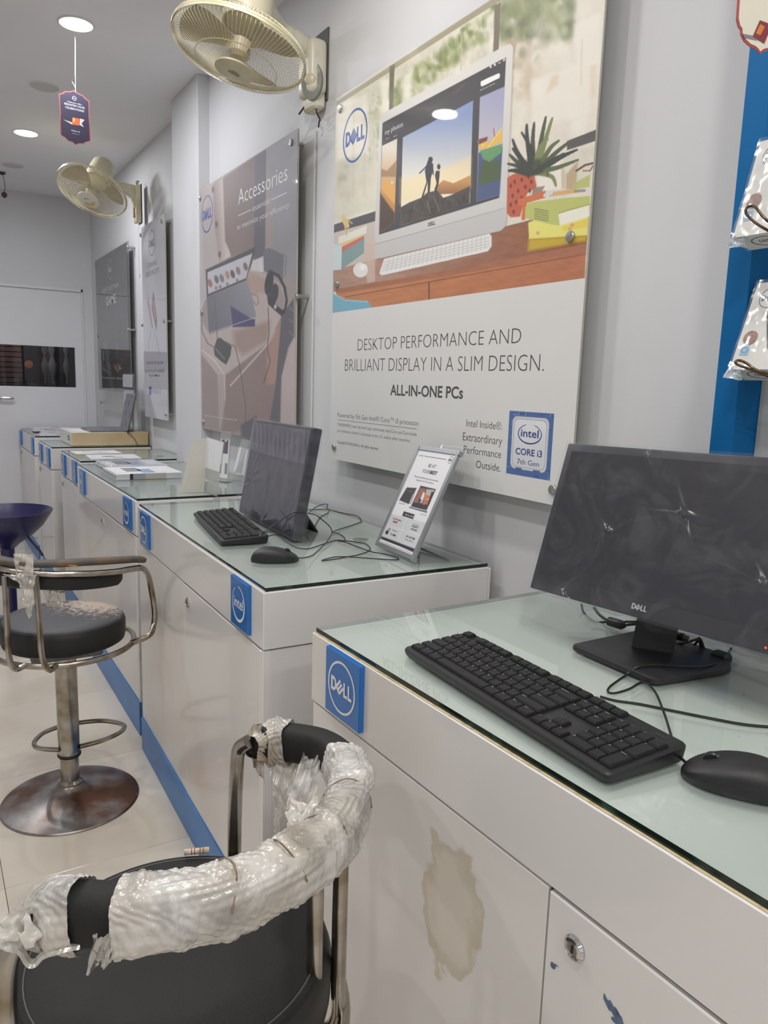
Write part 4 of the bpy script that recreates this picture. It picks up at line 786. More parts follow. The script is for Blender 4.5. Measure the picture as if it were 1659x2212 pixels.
# ================================================================== HANGING TAGS
m_red = mat('tag_red_border', '8a4444', .5); m_navytag = mat('tag_aubergine', '2b2438', .45)
def tag_outline(w, h, inset=0.0):
    L = [(0, .0), (.10, .035), (.26, .05), (.33, .085), (.5, .13), (.5, .40), (.485, .60), (.5, .87), (.38, .90), (.30, .945), (.12, .965), (0, 1)]
    R_ = [(-a_, b_) for a_, b_ in L[1:-1]][::-1]; s = L+R_; return [((a_*(1-inset))*w, .5*h+(b_-.5)*h*(1-inset*.55)) for a_, b_ in s]
top = atx(163, 196, atz(163, 75, ZC).x) if False else Vector((-.592, 3.527, 2.459)); bot = Vector((-.603, 3.527, 2.250))
t = thing('hanging_tag', 'dark purple paper tag hanging from the ceiling beside the big downlight', 'tag', (top.x, top.y, ZC), None)
H = .209; P = frame((-.598, 3.527, 2.250), (1, .10, 0), (0, 0, 1))
MB().prism(tag_outline(.120, H), P(0, 0, 0), P.ex, P.ey, P.n, .0012).obj('red_edge', m_red, t, smooth=False)
MB().prism(tag_outline(.120, H, .07), P(0, 0, .0012), P.ex, P.ey, P.n, .0005).obj('card', m_navytag, t, smooth=False)
mb = MB(); ring(mb, P, 0, .178, .0085, .0070, .0022); put_text(mb, 'DELL', P, 0, .1762, .012, .0035, .0022, align='C', off=.02)
put_text(mb, 'Celebration offers', P, 0, .158, .058, .0045, .0022, align='C', off=.02); put_text(mb, 'BRIGHTEN YOUR', P, 0, .146, .080, .008, .0022, align='C', off=.015); put_text(mb, 'CELEBRATIONS', P, 0, .133, .074, .008, .0022, align='C', off=.015)
put_text(mb, 'Windows 10', P, 0, .050, .034, .006, .0022, align='C', off=.02); put_text(mb, 'dell.com', P, 0, .041, .028, .003, .0022, align='C'); mb.obj('lettering', mat('ink_pale_grey', 'a9a7aa', .5), t, smooth=False)
mb = MB(); mb.flat([(-.012, .075), (.014, .078), (.018, .104), (-.010, .104)], P, .0021, 0); mb.flat([(-.009, .088), (-.003, .086), (-.001, .100), (-.008, .101)], P, .0023, 1); mb.flat([(.016, .080), (.034, .075), (.026, .088), (.038, .104), (.020, .106)], P, .0022, 2); mb.flat([(-.048, .088), (-.012, .084), (.014, .077), (-.015, .076)], P, .00205, 2)
mb.obj('laptop_picture', [mat('ink_orange', 'c4502a', .5), mat('ink_yellow2', 'e0b040', .5), mat('ink_stone', 'a09e98', .5)], t, smooth=False)
MB().tube([(-.592, 3.527, 2.452), (-.590, 3.527, 2.55), (-.588, 3.522, 2.61), (-.588, 3.520, ZC-.004)], .0011, seg=5).tube([(-.592, 3.527, 2.468), (-.596, 3.527, 2.478), (-.604, 3.527, 2.49)], .0011, seg=5).obj('string', m_white, t)
# second tag, top right
b_ = aty(1640, 118, .62)
t = thing('hanging_tag', 'cream paper tag with red border hanging above the boxed adapters', 'tag', (b_.x, b_.y, ZC), None)
P = frame(b_, (1, -.25, 0), (0, 0, 1))
def cusp(s, h):
    L = [(0, 0), (.10, .026), (.22, .042), (.40, .052), (.60, .085), (.74, .135), (.76, .175), (.86, .20), (.94, .26), (.95, .33), (.96, .42), (.95, .47), (1.04, .535), (.93, .62), (.90, .72), (.95, .82), (.80, .90), (.5, .96), (0, 1)]
    p_ = [(x_*s, y_*h) for x_, y_ in L]; return [(-x_, y_) for x_, y_ in p_][::-1][:-1]+p_[:-1] if False else p_+[(-x_, y_) for x_, y_ in p_[1:-1]][::-1]
MB().prism(cusp(.041, .125), P(0, 0, 0), P.ex, P.ey, P.n, .0012).obj('red_edge', mat('tag_red', 'a8484c', .5), t, smooth=False)
q_ = [(x_*.93, .062+(y_-.0625)*.95) for x_, y_ in cusp(.041, .125)]
MB().prism(q_, P(0, 0.0002, .0012), P.ex, P.ey, P.n, .0005).obj('card', mat('tag_cream', 'd6d0c0', .5), t, smooth=False)
mb = MB(); mb.flat([(-.034, .066), (.034, .066), (.036, .11), (-.036, .11)], P, .002, 0); put_text(mb, 'mm', P, -.002, .074, .022, .009, .0024, off=.02, mi=1); mb.flat([(-.026, .014), (-.006, .014), (-.014, .018), (-.028, .018)], P, .0021, 2)
mb.flat([(-.014, .017), (.004, .012), (.012, .034), (-.006, .036)], P, .0022, 3); mb.flat([(-.010, .021), (-.003, .020), (.002, .030), (-.005, .032)], P, .0023, 4)
mb.obj('tag_print', [mat('ink_brown', '8c745a', .5, ncol='7a5a48', nscale=200), mat('ink_gold', 'b08440', .5), mat('ink_steel', '7c7a80', .5), mat('ink_maroon', '7c3038', .5), mat('ink_amber', 'c8783c', .5)], t, smooth=False)
MB().tube([P(0, .122, 0), (b_.x, b_.y, ZC-.002)], .0011, seg=5).obj('string', m_white, t)

# ================================================================== PEGBOARD DISPLAY ON THE RIGHT
m_bluef = mat('blue_frame_face', '08639f', .5, spec=.2); m_peg = mat('pegboard_white', 'd2cfc8', .5)
t = thing('pegboard_display', 'blue framed white pegboard display at the right edge', 'display board', (0, .4, .95), None)
MB().box((-.10, .756, .93), (0, .797, 2.35), bev=.001).box((-.10, -.60, 2.35), (0, .797, 2.39), bev=.001).box((-.10, -.64, .93), (0, -.60, 2.39), bev=.001).obj('frame', m_bluef, t, smooth=False)
MB().box((-.040, -.60, .93), (-.003, .755, 2.35)).obj('pegboard', m_peg, t, smooth=False)
mb = MB(); nh = 0
for iy in range(14):
    for iz in range(30):
        y_, z_ = .725-.025*iy*2, .97+.0255*iz; c_ = [(-.0406, y_+.0028*math.cos(2*PI*s_/8), z_+.0028*math.sin(2*PI*s_/8)) for s_ in range(8)]; mb.add(c_, [tuple(range(8))])
mb.obj('peg_holes', mat('hole_black', '1a1816', .9), t, smooth=False)['kind'] = 'stuff'
m_film = film_mat('wrap_film', (.99, .99, .99), .04, (.85, .85, .88), .07, .12, .35, 28)
m_card = mat('box_white_card', 'dcdad6', .45); m_crm = mat('crumpled_film', 'b9c4cc', .2, coat=.6, noise=.3, nscale=90, bump=.8, bscale=150)
m_wirehook = mat('hook_brass_wire', '6d5b48', .35, .8, ncol='4a3c30', nscale=60)
def crumple(name, corners, parent, m, amp=.006, nu=14, nv=14, seed=0, ragged=.0):
    nu, nv = nu*2, nv*2
    r = np.random.RandomState(seed); A, B, C_, D = [Vector(c) for c in corners]; n = (B-A).cross(D-A).normalized(); ph = r.rand(8)*6; rc = r.rand(7, 7); rg = np.array([[np.interp(j_/nv*6, range(7), [np.interp(i_/nu*6, range(7), rc[:, q_]) for q_ in range(7)]) for j_ in range(nv+1)] for i_ in range(nu+1)])
    def fn(u, v):
        p_ = A*(1-u)*(1-v)+B*u*(1-v)+C_*u*v+D*(1-u)*v; i_, j_ = int(round(u*nu)), int(round(v*nv))
        d_ = amp*(math.sin(9*u+ph[0]+3*v)+.5*math.sin(13*v+ph[1]-5*u)+.35*math.sin(27*u+11*v+ph[2])+1.6*(rg[i_, j_]-.5))*.6
        e_ = ragged*(rg[i_, j_]-.5)*(v > .8); return p_+n*d_+(D-A).normalized()*e_
    return MB().grid(fn, nu, nv).obj(name, m, parent, ang=180)
def adapter_box(tl, bl, zlab, seed):
    y_ = .745; A = aty(*bl, y_); B = aty(*tl, y_); ex = Vector((0, -1, 0)); ey = (B-A).normalized(); hgt = (B-A).length; P = frame(A, ex, ey); w = .10; th = .045
    t = thing('boxed_adapter', zlab, 'box', A, None)
    V = [P(u_, v_, l_) for l_ in (-th, 0) for v_ in (0, hgt) for u_ in (0, w)]
    MB().add(V, [(4, 5, 7, 6), (0, 2, 3, 1), (0, 1, 5, 4), (2, 6, 7, 3), (0, 4, 6, 2), (1, 3, 7, 5)]).obj('carton', m_card, t, smooth=False)
    mb = MB(); dell_logo(mb, P, .028, hgt-.026, .0165, .0004, thick=.07); put_text(mb, 'DELL', frame(P(0, 0, -th), ex, P.n), .018, .012, .02, .008, -.0004, shear=0)
    Pb_ = frame(P(0, 0, 0), ex, -P.n); mb.obj('logo', mat('ink_dull_navy', '5a6a80', .5), t, smooth=False)
    Pbot = lambda u_, v_, l_: P(u_, -l_-.0002, -v_)
    mb = MB(); vs = []; ring(mb, Pbot, .040, .022, .014, .0128, .0004, ex=1.6); put_text(mb, 'DELL', Pbot, .030, .018, .022, .008, .0004); mb.obj('bottom_print', mat('ink_grey2', '6b6a6c', .5), t, smooth=False)
    a0 = [(.030, hgt*.66), (.10, hgt*.70), (.10, hgt*.12), (.058, hgt*.16), (.050, hgt*.25)]
    mb = MB(); mb.flat(a0, P, .0005, 0); mb.flat([(.030, hgt*.66), (.10, hgt*.70), (.10, hgt*.62), (.034, hgt*.60)], P, .0007, 1); mb.obj('adapter_picture', [mat('ink_adapter', '4c4b4c', .5), mat('ink_adapter_light', '6a696a', .5)], t, smooth=False)
    mb = MB(); mb.flat([(.018+.0115*math.cos(2*PI*q_/28), hgt*.36+.0115*math.sin(2*PI*q_/28)) for q_ in range(28)], P, .0007); mb.obj('round_sticker', mat('sticker_brown', '7a4a3c', .35, ncol='9a6a58', nscale=160), t, smooth=False)
    mb = MB(); mb.flat([(.008, hgt*.16), (.022, hgt*.16), (.022, hgt*.27), (.008, hgt*.27)], P, .0005, 0); ring(mb, P, .015, hgt*.22, .0045, .0038, .0008, mi=1, ex=1.2); mb.obj('blue_sticker', [mat('sticker_blue', '8fb8d4', .4), m_ink_blue], t, smooth=False)
    Vf = [P(u_, v_, l_) for l_ in (-th-.002, .0025) for v_ in (-.002, hgt+.004) for u_ in (-.002, w)]
    def ff(u, v): q_ = RNG.rand(); return P(-.002+(w+.002)*u, -.002+(hgt+.006)*v, .0024+.0013*math.sin(9*u+7*v+seed)*math.sin(15*v-6*u+seed)+.0008*max(0, math.sin(26*v+30*u))**4)
    MB().grid(ff, 26, 34).obj('film_front', m_film, t)
    MB().grid(lambda u, v: P(-.002-.0008*math.sin(30*v)*math.sin(9*u), -.002+(hgt+.006)*v, .002-(th+.004)*u), 6, 30).obj('film_side', m_film, t)
    A0 = P(-.002, .004, -.004); crumple('film_tail', [A0+P.n*.004, P(.018, -.001, -.002), P(.018, -.012, -.012), P(-.004, -.016, .004)], t, m_crm, .0016, 10, 8, seed, .002)
    return t
adapter_box((1643, 306), (1583, 514), 'upper shrink-wrapped white adapter box on the pegboard', 1)
adapter_box((1637, 612), (1576, 798), 'lower shrink-wrapped white adapter box on the pegboard', 2)
for pts, lab in (([(1790, 560), (1700, 520), (1659, 498), (1630, 480), (1613, 463), (1612, 451), (1622, 445), (1633, 449), (1645, 464), (1662, 480), (1700, 500), (1790, 540)], 'bent brass wire hook in front of the upper adapter box'),
                 ([(1790, 860), (1700, 830), (1659, 813), (1615, 796), (1592, 787), (1590, 780), (1600, 779), (1615, 786), (1630, 797), (1655, 806), (1700, 815), (1790, 840)], 'bent brass wire hook in front of the lower adapter box')):
    ys = np.interp(np.arange(len(pts)), [0, 4, 6, len(pts)-1], [.640, .690, .690, .640]); pp = [aty(*p_, y_) for p_, y_ in zip(pts, ys)]
    dx = -0.0; mx_ = max(p_.x for p_ in pp)
    tag(MB().tube(pp, .0019, seg=8, smooth=5).obj('wire_hook', m_wirehook), lab, 'hook')

# ================================================================== KEYBOARDS
m_key = mat('key_black', '212122', .5, bump=.1, bscale=900, spec=.3); m_kbody = mat('keyboard_black', '1f1f20', .42, bump=.15, bscale=700); m_leg = mat('key_legend_grey', 'a7a7a8', .5); m_kside = mat('keyboard_underside', '1d1d1f', .4)
KEYMESH = {}
def key_mesh(w, d=.0165):
    kk = (round(w, 4), d)
    if kk not in KEYMESH:
        mb = MB(); h = .0052; b0, t0 = (w/2, d/2), (w/2-.0016, d/2-.0022); vs = []
        for (hx, hy), z_ in ((b0, 0), ((b0[0]-.0003, b0[1]-.0004), h*.55), (t0, h), ((t0[0]-.0015, t0[1]-.0012), h-.0002)):
            vs += [(-hx, -hy, z_), (hx, -hy, z_), (hx, hy, z_), (-hx, hy, z_)]
        fs = []
        for l_ in range(3): fs += [(4*l_+i_, 4*l_+(i_+1) % 4, 4*l_+4+(i_+1) % 4, 4*l_+4+i_) for i_ in range(4)]
        fs.append((12, 13, 14, 15)); o = mb.add(vs, fs).obj('key', m_key, ang=25); KEYMESH[kk] = o.data; bpy.data.objects.remove(o)
    return KEYMESH[kk]
def keyboard(label, small=False):
    """built lying at the origin: x runs left to right, y front to back, top slopes up to the back; origin is the middle of the underside"""
    W_, D_ = .442, .127; t = thing('keyboard', label, 'keyboard', (0, 0, 0), None)
    zt = lambda y_: .0165+(y_+D_/2)*.07
    mb = MB(); xs, ys = W_/2, D_/2; c = .008
    def outl(i, z_of): 
        pts = []
        for cx_, cy_, st in ((xs-c, ys-c, 0), (-xs+c, ys-c, 90), (-xs+c, -ys+c, 180), (xs-c, -ys+c, 270)):
            for s_ in range(5): an = math.radians(st+22.5*s_); x_, y_ = cx_+(c)*math.cos(an), cy_+c*math.sin(an); pts.append(((x_)*(1-i/xs), y_*(1-i/ys), z_of(y_)))
        return pts
    levels = [outl(.004, lambda y_: .0022), outl(.0015, lambda y_: .006), outl(0.0, lambda y_: zt(y_)-.006), outl(0.0, lambda y_: zt(y_)-.0025), outl(.0016, lambda y_: zt(y_)-.0004), outl(.003, zt)]
    n_ = len(levels[0]); vs = [p_ for l_ in levels for p_ in l_]; fs = []
    for l_ in range(len(levels)-1): fs += [(l_*n_+i_, l_*n_+(i_+1) % n_, (l_+1)*n_+(i_+1) % n_, (l_+1)*n_+i_) for i_ in range(n_)]
    fs.append(tuple((len(levels)-1)*n_+i_ for i_ in range(n_))); fs.append(tuple(range(n_))[::-1])
    mb.add(vs, fs).obj('body', m_kbody, t, ang=30)
    for x_, y_ in ((-.19, -.05), (.19, -.05), (-.19, .05), (.19, .05)): MB().box((x_-.012, y_-.004, 0), (x_+.012, y_+.004, .004)).obj('foot', m_kside, t, smooth=False)
    U_ = .01905; x0 = -W_/2+.0075; rows = [.0500, .0270, .0085, -.0100, -.0285, -.0470]  # row centres front/back
    rows = [.0515, .0290, .0105, -.0080, -.0265, -.0450]; leg = MB()
    P_ = lambda u, v, l_=0: Vector((u, v, zt(v)+.0053+l_*.3))
    def key(cx_, cy_, w, d=.0168, lab='', lab2=None):
        o = bpy.data.objects.new('key', key_mesh(w*U_-.0009, d)); COL.objects.link(o); o.parent = t; o.location = (cx_, cy_, zt(cy_)-.0006); o.rotation_euler = (math.atan(.07), 0, 0)
        if lab: 
            hh = .0030 if len(lab) == 1 else .0019; put_text(leg, lab, P_, cx_-w*U_/2+.0045, cy_+d/2-.0060-(0 if len(lab) == 1 else -.0005), None if len(lab) == 1 else min(len(lab)*.0016, w*U_-.007), hh, .0006, off=.01)
    def row(y_, items, x=0.0, d=.0168):
        for w, lab in items:
            if lab is not None: key(x0+(x+w/2)*U_, y_, w, d, lab)
            x += w
    row(rows[0], [(1, 'Esc'), (1, None)]+[(1, 'F%d' % i_) for i_ in range(1, 5)]+[(.5, None)]+[(1, 'F%d' % i_) for i_ in range(5, 9)]+[(.5, None)]+[(1, 'F%d' % i_) for i_ in range(9, 13)]+[(.25, None)]+[(1, 'PrtScn'), (1, 'ScrLk'), (1, 'Pause')], d=.0150)
    row(rows[1], [(1, c_) for c_ in '`1234567890-=']+[(2, 'Backspace'), (.25, None), (1, 'Ins'), (1, 'Home'), (1, 'PgUp'), (.25, None), (1, 'Num'), (1, '/'), (1, '*'), (1, '-')])
    row(rows[2], [(1.5, 'Tab')]+[(1, c_) for c_ in 'QWERTYUIOP[]']+[(1.5, '|'), (.25, None), (1, 'Del'), (1, 'End'), (1, 'PgDn'), (.25, None), (1, '7'), (1, '8'), (1, '9')])
    row(rows[3], [(1.75, 'Caps')]+[(1, c_) for c_ in "ASDFGHJKL;'"]+[(2.25, 'Enter'), (3.5, None), (1, '4'), (1, '5'), (1, '6')])
    row(rows[4], [(2.25, 'Shift')]+[(1, c_) for c_ in 'ZXCVBNM,./']+[(2.75, 'Shift'), (1.25, None), (1, '^'), (1.25, None), (1, '1'), (1, '2'), (1, '3')])
    row(rows[5], [(1.25, 'Ctrl'), (1.25, 'Win'), (1.25, 'Alt'), (6.25, ''), (1.25, 'Alt'), (1.25, 'Win'), (1.25, 'Menu'), (1.25, 'Ctrl'), (.25, None), (1, '<'), (1, 'v'), (1, '>'), (.25, None), (2, '0'), (1, '.')])
    xn = x0+(21.5+.0)*U_ ; key(x0+22.0*U_, (rows[2]+rows[3])/2, 1, .0353, '+'); key(x0+22.0*U_, (rows[4]+rows[5])/2, 1, .0353, 'Enter')
    leg.obj('key_legends', m_leg, t, smooth=False)
    em = MB(); Pt = lambda u, v, l_=0: Vector((u, v, zt(v)+.0002+l_)); ring(em, Pt, W_/2-.032, rows[0]-.001, .0085, .0079, .0002, ex=1.3); dell_letters(em, Pt, W_/2-.032, rows[0]-.001, .014, .0045, .0002); em.obj('emblem', mat('emboss_grey', '3c3c3a', .5), t, smooth=False)
    return t
kb = keyboard('full-size black keyboard in front of the big monitor')
kc, ka = Vector((-.5837, .962, 0)), -.0459        # far front corner, yaw of the long side
R2 = lambda x_, y_, a_: (x_*math.cos(a_)-y_*math.sin(a_), x_*math.sin(a_)+y_*math.cos(a_))
dx, dy = R2(.0635, -.221, ka); kb.location = (kc.x+dx, kc.y+dy, HT); kb.rotation_euler = (0, 0, ka-PI/2)
kb2 = copy_tree(kb); kb2['label'] = 'smaller-looking black keyboard in front of the slim wrapped desktop screen'
m_ = (atz(425, 1112, HT)+atz(588, 1172, HT)+atz(493, 1182, HT)+atz(505, 1103, HT))/4; a2 = math.atan2(-.069*0-.03, 1)
kb2.location = (-.478, 2.058, HT); kb2.rotation_euler = (0, 0, -PI/2-.145+.0)

# ================================================================== MICE
m_mtop = mat('mouse_black', '201f20', .42, bump=.2, bscale=1200, noise=.1, nscale=40); m_mside = mat('mouse_side_black', '1f1f20', .32)
def mouse(label):
    t = thing('computer_mouse', label, 'mouse', (0, 0, 0), None); L_, W_ = .115, .062
    def hw(s): return W_/2*(max(0, 1-abs(2*s-1)**2.6))**.5*(1-.08*math.cos(PI*s))
    def ht(s): return .006+.032*(math.sin(PI*min(1, s**.80)))**.62*(1-.18*s)
    def top(u, v):
        s = .004+.992*u; w_ = hw(s); th = (v-.5)*PI; y_ = w_*math.sin(th); zc = ht(s); z_ = .014*math.sin(PI*s)**.4+(zc-.014*math.sin(PI*s)**.4)*max(0, math.cos(th))**.55; return (s*L_-L_/2, y_, max(z_, .004))
    MB().grid(top, 40, 28).obj('shell', m_mtop, t, ang=50)
    def side(u, v):
        s = .004+.992*(u if u < 1 else 1); return None
    vs = []; n_ = 72
    for lv in range(4):
        for i_ in range(n_):
            a_ = 2*PI*i_/n_; s = .5+.496*math.cos(a_); sg = 1 if math.sin(a_) >= 0 else -1; w_ = hw(s)*sg; k_ = (1.0, 1.0, .97, .90)[lv]
            z_ = (.0145*math.sin(PI*s)**.4, .0115*math.sin(PI*s)**.4, .005, .0012)[lv]; vs.append(((s-.5)*L_*(k_*.02+.98), w_*k_*1.005, max(z_, .0012)))
    fs = [(l_*n_+(i_+1) % n_, l_*n_+i_, (l_+1)*n_+i_, (l_+1)*n_+(i_+1) % n_) for l_ in range(3) for i_ in range(n_)]+[tuple(3*n_+i_ for i_ in range(n_))]
    MB().add(vs, fs).obj('base', m_mside, t, ang=40)
    MB().lathe([(.008, -.0035), (.0095, -.002), (.0095, .002), (.008, .0035)], seg=24, M=Matrix.Translation((L_*.5-.030, 0, ht(.72)-.0050)) @ Matrix.Rotation(PI/2, 4, 'X')).obj('scroll_wheel', m_mside, t)
    return t     # nose (cable end) points along +x
mo = mouse('black mouse at right edge, beside the full-size keyboard'); mo.location = (-.474, .455, HT); 
nose = atz(1480, 1650, HT+.012); mo.rotation_euler = (0, 0, math.atan2(nose.y-.455, nose.x+.474)); mo.location = Vector((nose.x, nose.y, HT))-Vector((math.cos(mo.rotation_euler.z), math.sin(mo.rotation_euler.z), 0))*.057
mo.scale = (1.06, 1.06, 1.06)
mo2 = copy_tree(mo); mo2.scale = (1, 1, 1); mo2['label'] = 'black mouse beside the slim wrapped desktop screen'
n2, b2 = atz(640, 1203, HT+.010), atz(548, 1203, HT+.012); mo2.rotation_euler = (0, 0, math.atan2(n2.y-b2.y, n2.x-b2.x)); mo2.location = ((n2.x+b2.x)/2, (n2.y+b2.y)/2, HT)
NOSE1, NOSE2 = nose, n2

# ================================================================== MONITOR ON NEAREST COUNTER
def panelframe(x, y, z, a, tl, ro):
    n = Vector((-math.cos(a)*math.cos(tl), -math.sin(a)*math.cos(tl), math.sin(tl))); up = Vector((math.cos(a)*math.sin(tl), math.sin(a)*math.sin(tl), math.cos(tl))); rt = up.cross(n)
    u2 = math.cos(ro)*up-math.sin(ro)*rt; r2 = math.cos(ro)*rt+math.sin(ro)*up; return frame((x, y, z), r2, u2)
def slab(mb, P, u0, u1, v0, v1, l0, l1, bev=.0, seg=2):
    M = Matrix(((P.ex.x, P.ey.x, P.n.x, P.o.x), (P.ex.y, P.ey.y, P.n.y, P.o.y), (P.ex.z, P.ey.z, P.n.z, P.o.z), (0, 0, 0, 1))); return mb.box((u0, v0, l0), (u1, v1, l1), bev=bev, M=M, seg=seg)
m_bez = mat('monitor_bezel', '2e2e31', .35); m_scr = mat('monitor_screen', '222228', .4, noise=.1, nscale=5); m_stand = mat('stand_black', '242426', .45, bump=.1, bscale=600)
m_mfilm = film_mat('monitor_film', (.96, .96, 1.0), .02, (.6, .6, .64), .05, .20, .35, 16, streak=.07, sscale=7)
P = panelframe(-.299, .750, .976, .068, .314, .026); w2, h = .2220, .265
t = thing('monitor', 'large black monitor in crinkled clear film on a square stand', 'monitor', (-.22, .80, HT), None)
sc_ = MB(); slab(sc_, P, -w2, w2, 0, h, -.018, 0, .003); sc_.obj('casing', m_bez, t)
sc_ = MB(); slab(sc_, P, -w2*.55, w2*.55, .02, h*.8, -.040, -.017, .012); sc_.obj('rear_bulge', m_stand, t)
sc_ = MB(); slab(sc_, P, -w2+.013, w2-.013, .030, h-.014, -.001, .0006); sc_.obj('screen', m_scr, t, smooth=False)
mb = MB(); dell_letters(mb, P, 0, .016, .0268, .0090, .0006); mb.obj('lettering', mat('silver_lettering', 'b9b9bb', .4), t, smooth=False)
mb = MB(); mb.lathe([(.0001, 0), (.0016, 0), (.0016, .0008), (.0001, .0009)], seg=12, M=Matrix.Translation(P(w2-.024, .008, .0004)) @ Matrix.Rotation(-PI/2, 4, 'Y')); mb.obj('power_light', mat('power_amber', 'd8572a', .4, emis=1.0), t)
def filmgrid(P, u0, u1, v0, v1, lift, foci, nu, nv, amp, seed, edge=.0):
    r = np.random.RandomState(seed); rid = []
    for (fu, fv, cnt, ln) in foci:
        for _ in range(cnt): a_ = r.rand()*2*PI; rid.append((fu, fv, math.cos(a_), math.sin(a_), ln*(.4+.8*r.rand()), amp*(.35+.65*r.rand()), .0015+.003*r.rand(), .02*r.randn()))
    A = np.array(rid); 
    def fn(u, v):
        x_, y_ = u0+(u1-u0)*u, v0+(v1-v0)*v; dx_, dy_ = x_-A[:, 0], y_-A[:, 1]; al = dx_*A[:, 2]+dy_*A[:, 3]; ac = -dx_*A[:, 3]+dy_*A[:, 2]+A[:, 7]*al*3
        f_ = np.where((al > 0) & (al < A[:, 4]), np.exp(-(ac/(A[:, 6]+.02*np.maximum(al, 0)))**2)*(1-al/A[:, 4])**.7, 0)*A[:, 5]
        e_ = edge*math.sin(47*x_+seed)*math.sin(31*y_) if min(u, v, 1-u, 1-v) < .02 else 0
        return P(x_, y_, lift+float(f_.sum())*.8+.0006*math.sin(60*x_+9*y_)*math.sin(35*y_)+e_)
    return MB().grid(fn, nu, nv)
q1 = lambda px_, py_: ((lambda d_: ((CAMP+d_*((P.o-CAMP).dot(P.n)/d_.dot(P.n))-P.o).dot(P.ex), (CAMP+d_*((P.o-CAMP).dot(P.n)/d_.dot(P.n))-P.o).dot(P.ey)))(ray(px_, py_)))
f1_, f2_, f3_, f4_, f5_ = q1(1480, 1110), q1(1318, 1150), q1(1215, 1285), q1(1655, 1265), q1(1400, 985)
filmgrid(P, -w2-.003, w2+.003, -.003, h+.003, .0026, [(*f1_, 18, .09), (*f2_, 14, .05), (*f3_, 16, .04), (*f4_, 14, .10), (*f5_, 6, .05), (w2*.9, h*.9, 6, .2)], 300, 190, .0019, 4).obj('front_film', m_mfilm, t, ang=70)
def hang(u, v): x_ = -w2-.002+(2*w2)*u; return P(x_, -.002-.010*v*(.6+.5*math.sin(40*x_)+.3*math.sin(91*x_)), .001-.018*v+.0015*math.sin(120*x_))
MB().grid(hang, 90, 6).obj('lower_film_edge', m_mfilm, t, ang=70)
MB().prism([(-.241, .803), (-.204, .750), (-.172, .772), (-.209, .825)], (0, 0, HT+.012), (1, 0, 0), (0, 1, 0), (.18, .02, 1), .125).obj('neck', m_stand, t, smooth=False)
A_, B_, C_, D_ = atz(1247, 1400, HT+.012), atz(1437, 1476, HT+.012), atz(1563, 1420, HT+.012), None
bx = [(-.322, .860), (-.324, .688), (-.175, .666), (-.128, .700), (-.128, .862)]
bm_ = MB(); cpoly = []
for i_ in range(len(bx)):
    p0, p1, p2 = Vector(bx[i_-1]), Vector(bx[i_]), Vector(bx[(i_+1) % len(bx)]); a_ = p1+(p0-p1).normalized()*.012; b_ = p1+(p2-p1).normalized()*.012
    for s_ in range(5): f = s_/4; cpoly.append(tuple(a_*(1-f)**2+p1*2*f*(1-f)+b_*f*f))
cn = Vector((sum(p_[0] for p_ in cpoly)/len(cpoly), sum(p_[1] for p_ in cpoly)/len(cpoly))); vs = []
for z_, k_ in ((.0012, .95), (.004, .995), (.008, 1.0), (.0115, .992), (.0128, .972)): vs += [(cn.x+(p_[0]-cn.x)*k_, cn.y+(p_[1]-cn.y)*k_, HT+z_) for p_ in cpoly]
n_ = len(cpoly); fs = [(l_*n_+i_, l_*n_+(i_+1) % n_, (l_+1)*n_+(i_+1) % n_, (l_+1)*n_+i_) for l_ in range(4) for i_ in range(n_)]+[tuple(range(n_))[::-1], tuple(4*n_+i_ for i_ in range(n_))]
bm_.add(vs, fs).obj('base_plate', m_stand, t, ang=40)
for x_, y_ in ((-.310, .848), (-.310, .70), (-.19, .69), (-.14, .85)): MB().lathe([(.006, 0), (.006, .002)], c=(x_, y_, HT), seg=12).obj('rubber_foot', m_kside, t)
# cables around the monitor
m_cable = mat('cable_black', '1c1c1d', .4)
def cable(name, pts, r_, label, cat='cable', extra=None, m=None, sm=8):
    o = MB().tube(pts, r_, seg=8, smooth=sm).obj(name, m or m_cable); return tag(o, label, cat)
G = HT+.0024
def zc(px_, py_, dz=0): return atz(px_, py_, G+dz)
cable('mouse_cable', [NOSE1+Vector((0, 0, .002)), zc(1462, 1625, .006), zc(1447, 1580, .014), zc(1436, 1545, .010), zc(1418, 1500, .006), zc(1400, 1478, .004), zc(1385, 1474, 0), zc(1360, 1488, 0), zc(1330, 1497, 0), zc(1314, 1495, 0), zc(1318, 1483, 0), zc(1350, 1460, .001), zc(1378, 1441, .013), zc(1420, 1437, .0135), zc(1480, 1440, .0135), zc(1530, 1438, .0135), zc(1562, 1425, .006), zc(1580, 1400, .0)], .0017, 'thin mouse cable looping over the monitor stand to the mouse')
cable('keyboard_cable', [zc(1296, 1505, .004), zc(1330, 1514, .001), zc(1380, 1521), zc(1450, 1535), zc(1530, 1551), zc(1600, 1564), zc(1659, 1570), zc(1720, 1572)], .0021, 'keyboard cable running right across the glass to the picture edge')
bd = lambda px_, py_, x_: atx(px_, py_, x_)
fz = bd(1332, 1347, -.16)
t = thing('video_cable', 'black video cable with thick ferrite lump under the monitor', 'cable', fz, None)
MB().tube([bd(1256, 1305, -.13), bd(1262, 1325, -.14), bd(1285, 1343, -.15), bd(1312, 1343, -.155)], .0022, smooth=6).tube([bd(1283, 1312, -.15), bd(1295, 1328, -.155), bd(1312, 1340, -.16)], .0026, smooth=6).tube([bd(1352, 1350, -.16), bd(1378, 1348, -.16), bd(1400, 1352, -.16)], .0026, smooth=5).tube([bd(1350, 1343, -.165), bd(1380, 1343, -.165), bd(1400, 1345, -.165)], .0022, smooth=5).obj('wire', m_cable, t)
